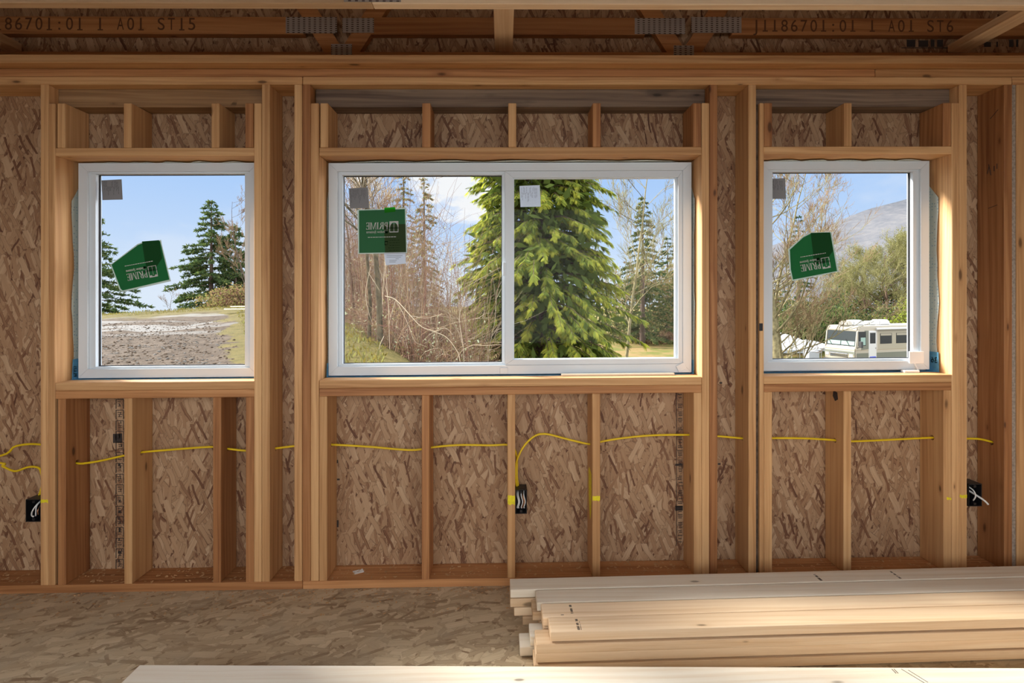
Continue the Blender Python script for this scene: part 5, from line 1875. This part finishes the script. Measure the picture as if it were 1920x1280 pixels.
gbm = 'evergreen thickets beyond the field'
bush('evergreen_thicket', 1515, 50, 7.0, 5.4, 71, 'dark green thicket left of the motorhome roof', ('leaf_dark', 'fir_needle_pale'), 9000, 0.30, 'bush', gbm, -4.3)
bush('evergreen_thicket', 1575, 56, 8.0, 6.2, 72, 'dark thicket right behind the front of the motorhome', ('leaf_dark', 'leaf_olive', 'fir_needle'), 9000, 0.32, 'bush', gbm, -4.3)
bush('evergreen_thicket', 1650, 66, 12.0, 6.5, 73, 'dark undergrowth below the olive trees', ('leaf_dark', 'leaf_dark', 'leaf_olive'), 9000, 0.36, 'bush', gbm, -4.3)
bush('evergreen_thicket', 1442, 60, 9.0, 6.5, 74, 'dark undergrowth behind the white canopy at the left of the right window', ('leaf_dark', 'leaf_olive', 'leaf_brown'), 9000, 0.34, 'bush', gbm, -4.3)
bush('evergreen_thicket', 1710, 52, 4.5, 6.0, 75, 'yellow green bush at the right frame behind the motorhome', ('leaf_olive', 'cedar_mid'), 6000, 0.3, 'bush', gbm, -4.3)
bush('grey_thicket', 1222, 64, 11.0, 9.4, 76, 'grey green twiggy thicket behind the field, right of the cedar', ('leaf_olive', 'leaf_dark', 'leaf_brown'), 12000, 0.34, 'bush', None, -4.3)
bush('bramble_row', 1245, 62, 9.0, 1.6, 77, 'low reddish bramble row along the far side of the field', ('leaf_brown', 'leaf_brown', 'twig_red'), 5000, 0.24, 'bush', None, -4.3)
bush('brown_shrub', 462, 30, 3.4, 1.3, 78, 'rusty brown shrub under the firs at the right of the left window', ('leaf_brown', 'twig_red', 'leaf_olive'), 3500, 0.13, 'bush', None)
bush('brown_shrub', 428, 32, 3.0, 1.5, 79, 'tan scrub at the foot of the firs in the left window', ('leaf_olive', 'leaf_brown'), 3000, 0.13, 'bush', None)

# the thicket of canes and saplings between the bare trees and the cedar -----------------
rng = np.random.default_rng(5)
T = Tubes(3)
LC, LA, LS, LL, LW, LM = [], [], [], [], [], []
for i in range(6000):
    d = 11.5 + 15.5 * rng.random() ** 0.85
    px = rng.uniform(560, 905)
    b = at_px(px, d)
    xe = -3.0 - (d - 10.8) * 0.46
    if b.x < xe + 0.5 + rng.uniform(0, .6):
        continue
    far = (d - 11.5) / 15.5
    tall = rng.random() < 0.16 + 0.30 * far
    L = rng.uniform(3.0, 6.3) if tall else rng.uniform(0.9, 2.6)
    a = rng.uniform(0, 2 * math.pi)
    k = 7
    s_ = np.linspace(0, 1, k)
    leanv = rng.uniform(0.05, 0.28) if tall else rng.uniform(0.3, 1.0)
    hor = L * leanv * s_ ** 1.5
    ver = L * (s_ - (0.12 if tall else 0.55) * s_ ** 2)
    pts = np.stack([b.x + hor * math.cos(a), b.y + hor * math.sin(a), b.z + ver], 1) + rng.normal(0, 0.03 * L ** .5, (k, 3)) * s_[:, None]
    r = rng.uniform(0.007, 0.016) if tall else rng.uniform(0.005, 0.010)
    mi = rng.choice([0, 1, 2, 3], p=[0.45, 0.30, 0.13, 0.12] if tall else [0.28, 0.46, 0.10, 0.16])
    T.add(pts, r, 0.003, mi)
    for j in range(rng.integers(5, 10) if tall else rng.integers(1, 4)):
        t_ = rng.uniform(0.2, 0.97)
        q = np.array([np.interp(t_, s_, pts[:, u]) for u in range(3)])
        dv = unit(np.append(rng.normal(0, 1, 2), rng.uniform(0.2, 1.3)))
        l_ = L * rng.uniform(0.12, 0.34)
        kk = np.linspace(0, 1, 4)[:, None]
        T.add(q + dv * l_ * kk + rng.normal(0, 0.04, (4, 3)) * kk, 0.005, 0.002, mi)
    if rng.random() < 0.5:
        nl = rng.integers(4, 12)
        for j in range(nl):
            t_ = rng.uniform(0.1, 0.9)
            LC.append([np.interp(t_, s_, pts[:, u]) + rng.normal(0, 0.08) for u in range(3)])
            LA.append(unit(rng.normal(0, 1, 3)))
            LS.append(unit(rng.normal(0, 1, 3)))
            LL.append(rng.uniform(0.04, 0.10))
            LW.append(rng.uniform(0.03, 0.06))
            LM.append(4 + rng.choice([0, 1, 2], p=[0.45, 0.25, 0.3]))
nT = T.c
V = kites(np.array(LC), np.array(LA), np.array(LS), np.array(LL), np.array(LW))
fq = np.concatenate(T.f)
verts = np.concatenate([np.concatenate(T.v), V.reshape(-1, 3)])
faces = np.concatenate([fq, nT + np.arange(len(LC) * 4).reshape(-1, 4)])
mi = np.concatenate([np.concatenate(T.m), LM])
tag(np_mesh('bramble_thicket', verts, faces, np.full(len(faces), 4), [M[x] for x in ('twig_tan', 'twig_red', 'twig_pale', 'bark_brown', 'leaf_brown', 'leaf_olive', 'leaf_pale')], mi), 'tangle of brown canes and saplings between the bare trees and the cedar', 'thicket', None, 'stuff')

# the fallen pale branch in front of the thicket
rng = np.random.default_rng(9)
T = Tubes(5)
def pts_px(lst): return np.array([list(Vector((0, -CAM_D, CAM_Z)) + ray(a, b) * (d_ / ray(a, b).y)) for a, b, d_ in lst])
main = pts_px([(722, 555, 11.6), (742, 562, 11.5), (770, 592, 11.3), (790, 612, 11.2), (815, 622, 11.1), (838, 633, 11.0), (858, 660, 10.9), (863, 680, 10.8)])
T.add(np.array(catmull(main, 5)), 0.011, 0.005)
for lst in ([(742, 562, 11.5), (757, 590, 11.4), (768, 615, 11.3), (778, 640, 11.2), (800, 650, 11.1)], [(742, 562, 11.5), (735, 585, 11.5), (730, 607, 11.5)], [(695, 500, 11.8), (686, 545, 11.8), (690, 580, 11.7), (700, 610, 11.6)], [(690, 510, 11.8), (712, 545, 11.7)], [(815, 622, 11.1), (835, 615, 11.0), (850, 628, 10.9)], [(770, 592, 11.3), (800, 596, 11.3), (830, 588, 11.2)], [(720, 630, 11.3), (713, 645, 11.2), (709, 664, 11.1)]):
    T.add(np.array(catmull(pts_px(lst), 5)), 0.006, 0.0025)
tag(T.build('fallen_branch', M['twig_pale']), 'pale broken branch reaching down to the right in front of the thicket', 'branch')

# grass on the knoll
rng = np.random.default_rng(12)
n = 16000
d = rng.uniform(9.5, 31, n)
pxs = rng.uniform(180, 720, n)
pos = []
for a, b in zip(pxs, d):
    q = at_px(a, b)
    e_ = q.x + 0.555 * (q.y + 2.37)
    if (e_ < 0.6 and q.y < 25.0) or q.z < -0.6:
        continue
    pos.append(q)
pos = np.array([list(p) for p in pos])
n = len(pos)
ax = unit(np.stack([rng.normal(0, .5, n), rng.normal(0, .5, n), np.full(n, 1.0)], 1))
sd_ = unit(np.cross(ax, rng.normal(0, 1, (n, 3))))
sc_ = rng.uniform(0.05, 0.16, n)
V = kites(pos, ax, sd_, sc_, sc_ * 0.3)
tag(np_mesh('grass', V, np.arange(n * 4), np.full(n, 4), [M['grass_blade'], M['leaf_olive']], rng.integers(0, 2, n)), 'short yellowish grass on the knoll outside the left window', 'grass', None, 'stuff')
# clods and stones on the dirt track
rng = np.random.default_rng(22)
n = 5200
d = 9.3 + 13.0 * rng.random(n) ** 1.6
pxs = rng.uniform(165, 445, n)
base_ico = np.array([[0, 0, 1], [0.9, 0, 0.35], [0.28, 0.85, 0.4], [-0.72, 0.53, 0.3], [-0.72, -0.53, 0.38], [0.28, -0.85, 0.33], [0.7, 0.5, -0.3], [-0.27, 0.83, -0.3], [-0.87, 0, -0.3], [-0.27, -0.83, -0.3], [0.7, -0.5, -0.3]])
tri = [[0, 1, 2], [0, 2, 3], [0, 3, 4], [0, 4, 5], [0, 5, 1], [1, 6, 2], [2, 7, 3], [3, 8, 4], [4, 9, 5], [5, 10, 1], [2, 6, 7], [3, 7, 8], [4, 8, 9], [5, 9, 10], [1, 10, 6]]
vv, ff, mm = [], [], []
for a, b in zip(pxs, d):
    p_ = at_px(a, b)
    if p_.x + 0.555 * (p_.y + 2.37) > -0.2 + rng.normal(0, .3):
        continue
    r_ = 0.007 + 0.030 * rng.random() ** 3
    v_ = base_ico * (1 + rng.normal(0, 0.18, (11, 1))) * np.array([r_ * rng.uniform(0.8, 1.7), r_, r_ * rng.uniform(0.5, 0.9)]) + np.array([p_.x, p_.y, p_.z + 0.2 * r_])
    ff.append(np.array(tri) + 11 * len(vv))
    vv.append(v_)
    mm += [int(rng.random() < 0.3)] * len(tri)
ff = np.concatenate(ff)
plain('clod', (0.060, 0.043, 0.030), 0.95, spec=0.05, var=0.4, vscale=9)
plain('stone', (0.085, 0.078, 0.070), 0.9, spec=0.1, var=0.3, vscale=9)
tag(np_mesh('dirt_clods', np.concatenate(vv), ff, np.full(len(ff), 3), [M['clod'], M['stone']], mm), 'clods and stones strewn over the dirt track outside the left window', 'dirt clods', None, 'stuff')
# pale planks lying in the grass
for i, (a, b, c, e, lab) in enumerate(((420, 587, 476, 583, 'pale plank lying in the grass at the right of the left window'), (432, 584.5, 478, 580.5, 'farther pale plank lying in the grass at the right of the left window'))):
    r0 = ray(a, b)
    dd = 24.5 + 1.2 * i
    p0, p1 = at_px(a, dd), at_px(e and c, dd + 0.5)
    bm = bmesh.new()
    Lp = (p1 - p0).length
    zz = max(p0.z, p1.z) + 0.06
    add_box(bm, 0, Lp, -0.07, 0.07, 0, 0.05, 0.004)
    bmesh.ops.transform(bm, matrix=Matrix.Translation((p0.x, p0.y, zz)) @ Matrix.Rotation(math.atan2(p1.y - p0.y, p1.x - p0.x), 4, 'Z'), verts=bm.verts)
    tag(finish('weathered_plank', bm, M['bleach_x'], level=False), lab, 'plank', 'planks in the grass')

# =================================================================== MOTORHOME
plain('rv_cream', (0.27, 0.24, 0.185), 0.35, spec=0.5)
plain('rv_white', (0.35, 0.345, 0.325), 0.35, spec=0.5)
plain('rv_green', (0.085, 0.088, 0.064), 0.35, spec=0.5)
plain('rv_stripe', (0.20, 0.16, 0.10), 0.4)
plain('rv_tan', (0.21, 0.185, 0.13), 0.4)
plain('rv_glass', (0.02, 0.024, 0.024), 0.15, spec=0.3)
plain('rv_curtain', (0.17, 0.25, 0.21), 0.7)
plain('rv_shade', (0.015, 0.025, 0.08), 0.3)
plain('rubber', (0.02, 0.02, 0.02), 0.8)
plain('chrome', (0.6, 0.6, 0.6), 0.25, metal=1.0)
plain('canopy_white', (0.25, 0.26, 0.275), 0.7)
plain('rv_blue', (0.03, 0.05, 0.35), 0.4)
RVD = 35.5
rv_p = at_px(1604, RVD)
rvz = zpix(613, RVD) - 3.25
rv = empty('motorhome', (rv_p.x, rv_p.y, rvz), math.radians(17))
tag(rv, 'cream and green motorhome parked beyond the field in the right window', 'motorhome')


def rv_part(name, bm, mat, parent=None, smooth=False):
    me = bpy.data.meshes.new(name)
    bmesh.ops.recalc_face_normals(bm, faces=bm.faces)
    bm.to_mesh(me)
    bm.free()
    return link_mesh(name, me, M[mat] if isinstance(mat, str) else [M[x] for x in mat], parent or rv)


def rv_box(name, x0, x1, y0, y1, z0, z1, mat, bev=0.0, parent=None, segs=2):
    bm = bmesh.new()
    add_box(bm, x0, x1, y0, y1, z0, z1, bev, segs)
    return rv_part(name, bm, mat, parent)


# body: side outline drawn out across its width, local x towards the rear, y away from us
bm = bmesh.new()
prof = [(0.10, 0.45), (-0.02, 0.75), (-0.05, 1.20), (0.0, 1.62), (0.10, 1.78), (0.24, 2.86), (0.20, 2.98), (0.22, 3.18), (0.40, 3.27), (10.2, 3.27), (10.3, 3.2), (10.3, 0.45)]
add_poly(bm, prof, 0.0, 2.45)
bmesh.ops.bevel(bm, geom=[e for e in bm.edges if abs(e.verts[0].co.y - e.verts[1].co.y) < 1e-6 and not (e.verts[0].co.z < .5 and e.verts[1].co.z < .5)], offset=0.07, segments=2, affect='EDGES')
rv_part('body', bm, 'rv_cream')
def ws(z, off=0.0):
    """front face x at height z"""
    return float(np.interp(z, [p[1] for p in prof[:9]], [p[0] for p in prof[:9]])) + off
def front_patch(name, y0, y1, z0, z1, mat, off=-0.012, rows=1, parent=None):
    bm = bmesh.new()
    zs_ = [z0 + (z1 - z0) * i / rows for i in range(rows + 1)]
    add = []
    for z in zs_:
        add.append([bm.verts.new((ws(z) + off + o_, y_, z)) for o_ in (0, 0.02) for y_ in (y0, y1)])
    for a, b in zip(add, add[1:]):
        bm.faces.new((a[0], a[1], b[1], b[0]))
        bm.faces.new((a[2], b[2], b[3], a[3]))
        bm.faces.new((a[0], b[0], b[2], a[2]))
        bm.faces.new((a[1], a[3], b[3], b[1]))
    a, b = add[0], add[-1]
    bm.faces.new((a[0], a[2], a[3], a[1]))
    bm.faces.new((b[0], b[1], b[3], b[2]))
    return rv_part(name, bm, mat, parent)


wsf = front_patch('windshield', 0.10, 2.35, 1.80, 2.90, 'rv_glass', -0.010)
front_patch('curtain', 0.17, 1.19, 1.87, 2.70, 'rv_curtain', -0.016, parent=wsf)
front_patch('curtain', 1.26, 2.28, 1.87, 2.70, 'rv_curtain', -0.016, parent=wsf)
front_patch('sun_band', 0.14, 2.31, 2.70, 2.86, 'rv_shade', -0.016, parent=wsf)
for y_ in (0.5, 1.9):
    bm = bmesh.new()
    add_tube(bm, [(ws(1.82) - 0.04, y_, 1.80), (ws(2.3) - 0.05, y_ + 0.35, 2.3)], 0.018, 5)
    rv_part('wiper', bm, 'rubber', wsf)
front_patch('front_band', 0.03, 2.42, 1.20, 1.42, 'rv_green', -0.010)
front_patch('front_stripe', 0.03, 2.42, 1.52, 1.56, 'rv_stripe', -0.012)
front_patch('lower_front', 0.05, 2.40, 0.55, 1.20, 'rv_tan', -0.010)
gr_ = front_patch('grille', 0.55, 1.95, 0.98, 1.30, 'rubber', -0.020)
for k in range(3):
    front_patch('grille_bar', 0.55, 1.95, 1.02 + k * 0.1, 1.055 + k * 0.1, 'chrome', -0.035, parent=gr_)
for y_ in (0.15, 2.05):
    front_patch('headlight', y_, y_ + 0.28, 1.02, 1.24, 'rv_white', -0.024)
front_patch('bumper', 0.0, 2.45, 0.50, 0.78, 'rv_white', -0.08)
# near side
def side(name, x0, x1, z0, z1, mat, out=0.012, parent=None, bev=0.0):
    return rv_box(name, x0, x1, -out, 0.03, z0, z1, mat, bev, parent, 1)


side('side_band', 0.1, 10.2, 0.75, 1.32, 'rv_green', 0.006)
side('side_skirt', 0.1, 10.2, 0.45, 0.75, 'rv_tan', 0.006)
side('side_stripe', 0.05, 10.2, 1.50, 1.55, 'rv_stripe', 0.008)
side('side_stripe', 0.05, 10.2, 1.40, 1.425, 'rv_tan', 0.008)
side('side_panel', 2.25, 10.2, 1.55, 2.95, 'rv_tan', 0.005)
bm = bmesh.new()
add_poly(bm, [(0.55, 1.55), (1.3, 1.60), (1.3, 2.95), (0.9, 2.95)], -0.01, 0.02)
rv_part('side_swoosh', bm, 'rv_green')
fw_ = side('driver_window', 0.28, 1.02, 1.85, 2.88, 'rv_glass', 0.014)
side('curtain', 0.5, 0.97, 1.9, 2.45, 'rv_curtain', 0.018, fw_)
dr_ = side('door', 1.28, 2.08, 0.70, 2.92, 'rv_white', 0.03, None, 0.03)
side('door_window', 1.40, 1.95, 2.0, 2.78, 'rv_glass', 0.036, dr_)
side('door_panel', 1.38, 2.0, 0.85, 1.05, 'rv_blue', 0.036, dr_)
side('door_handle', 1.93, 2.02, 1.60, 1.72, 'chrome', 0.05, dr_)
for x0, x1 in ((2.45, 3.65), (4.1, 5.3), (6.0, 7.2)):
    w_ = side('side_window', x0, x1, 1.95, 2.72, 'rv_glass', 0.016)
    side('blind', x0 + 0.05, x1 - 0.05, 2.55, 2.70, 'rv_tan', 0.020, w_)
bm = bmesh.new()
add_tube(bm, [(2.0, -0.08, 3.05), (9.5, -0.08, 3.05)], 0.09, 10)
rv_part('awning_roll', bm, 'rv_white')
mi_ = rv_box('side_mirror', 0.05, 0.22, -0.42, -0.18, 1.75, 2.2, 'rubber', 0.03)
bm = bmesh.new()
add_tube(bm, [(0.15, -0.2, 1.8), (0.2, 0.0, 1.7)], 0.025, 6)
rv_part('mirror_arm', bm, 'rubber', mi_)
for xw in (1.05, 7.6):
    bm = bmesh.new()
    bmesh.ops.create_cone(bm, cap_ends=True, segments=24, radius1=0.42, radius2=0.42, depth=0.28, matrix=Matrix.Translation((xw, 0.13, 0.42)) @ Matrix.Rotation(math.pi / 2, 4, 'X'))
    wh = rv_part('wheel', bm, 'rubber')
    bm = bmesh.new()
    bmesh.ops.create_cone(bm, cap_ends=True, segments=20, radius1=0.24, radius2=0.2, depth=0.05, matrix=Matrix.Translation((xw, -0.02, 0.42)) @ Matrix.Rotation(math.pi / 2, 4, 'X'))
    rv_part('hub_cap', bm, 'chrome', wh)
    bm = bmesh.new()
    bmesh.ops.create_cone(bm, cap_ends=True, segments=24, radius1=0.42, radius2=0.42, depth=0.28, matrix=Matrix.Translation((xw, 2.32, 0.42)) @ Matrix.Rotation(math.pi / 2, 4, 'X'))
    rv_part('wheel', bm, 'rubber')
for x0, x1, y0, y1, h_, mt in ((0.15, 0.75, 0.7, 1.5, 0.36, 'rv_cream'), (0.85, 2.0, 0.75, 1.65, 0.42, 'rv_white'), (2.5, 3.3, 0.8, 1.5, 0.33, 'rv_white'), (3.5, 4.7, 0.75, 1.65, 0.42, 'rv_white')):
    bm = bmesh.new()
    add_box(bm, x0, x1, y0, y1, 3.26, 3.26 + h_)
    for v in bm.verts:
        if v.co.z > 3.4:
            v.co.x = (x0 + x1) / 2 + (v.co.x - (x0 + x1) / 2) * 0.82
            v.co.y = (y0 + y1) / 2 + (v.co.y - (y0 + y1) / 2) * 0.82
    bmesh.ops.bevel(bm, geom=list(bm.edges), offset=0.08, segments=2, affect='EDGES')
    rv_part('roof_unit', bm, mt)

# canopy tents --------------------------------------------------------------------
def canopy(px, d, ptop, peave, w, lab, gz_=None):
    b = at_px(px, d)
    e = empty('canopy_tent', (b.x, b.y, b.z))
    tag(e, lab, 'canopy', 'white canopies beside the motorhome')
    zt, ze = zpix(ptop, d) - b.z, zpix(peave, d) - b.z
    bm = bmesh.new()
    c = [bm.verts.new((sx * w / 2, sy * w / 2, ze)) for sx, sy in ((-1, -1), (1, -1), (1, 1), (-1, 1))]
    vb = [bm.verts.new((sx * w / 2, sy * w / 2, ze - 0.25)) for sx, sy in ((-1, -1), (1, -1), (1, 1), (-1, 1))]
    mid = [bm.verts.new((sx * w / 5, sy * w / 5, ze + (zt - ze) * 0.72)) for sx, sy in ((-1, -1), (1, -1), (1, 1), (-1, 1))]
    p = bm.verts.new((0, 0, zt))
    for i in range(4):
        j = (i + 1) % 4
        bm.faces.new((c[i], c[j], mid[j], mid[i]))
        bm.faces.new((mid[i], mid[j], p))
        bm.faces.new((vb[i], vb[j], c[j], c[i]))
    rv_part('canopy_roof', bm, 'canopy_white', e)
    for sx, sy in ((-1, -1), (1, -1), (1, 1), (-1, 1)):
        bm = bmesh.new()
        add_tube(bm, [(sx * w / 2 * .98, sy * w / 2 * .98, -0.1), (sx * w / 2 * .98, sy * w / 2 * .98, ze)], 0.035, 6)
        rv_part('leg', bm, 'rv_white', e)
    return e


canopy(1466, 42, 624, 652, 4.2, 'taller white canopy tent behind the bare trunks in the right window')
canopy(1513, 45, 637, 650, 3.4, 'lower white canopy tent just left of the motorhome')
b_ = at_px(1521, 38)
bm = bmesh.new()
add_box(bm, -0.42, 0.42, -0.4, 0.4, 0, zpix(658, 38) - b_.z, 0.07, 3)
tot = tag(link_mesh('water_tank', (lambda me: (bm.to_mesh(me), bm.free(), me)[2])(bpy.data.meshes.new('water_tank')), M['canopy_white'], None, (b_.x, b_.y, b_.z)), 'white plastic tank standing left of the motorhome', 'tank')
bm = bmesh.new()
bmesh.ops.create_cone(bm, cap_ends=True, segments=14, radius1=0.12, radius2=0.11, depth=0.08, matrix=Matrix.Translation((0, 0, zpix(658, 38) - b_.z + 0.03)))
rv_part('tank_cap', bm, 'rv_white', tot)
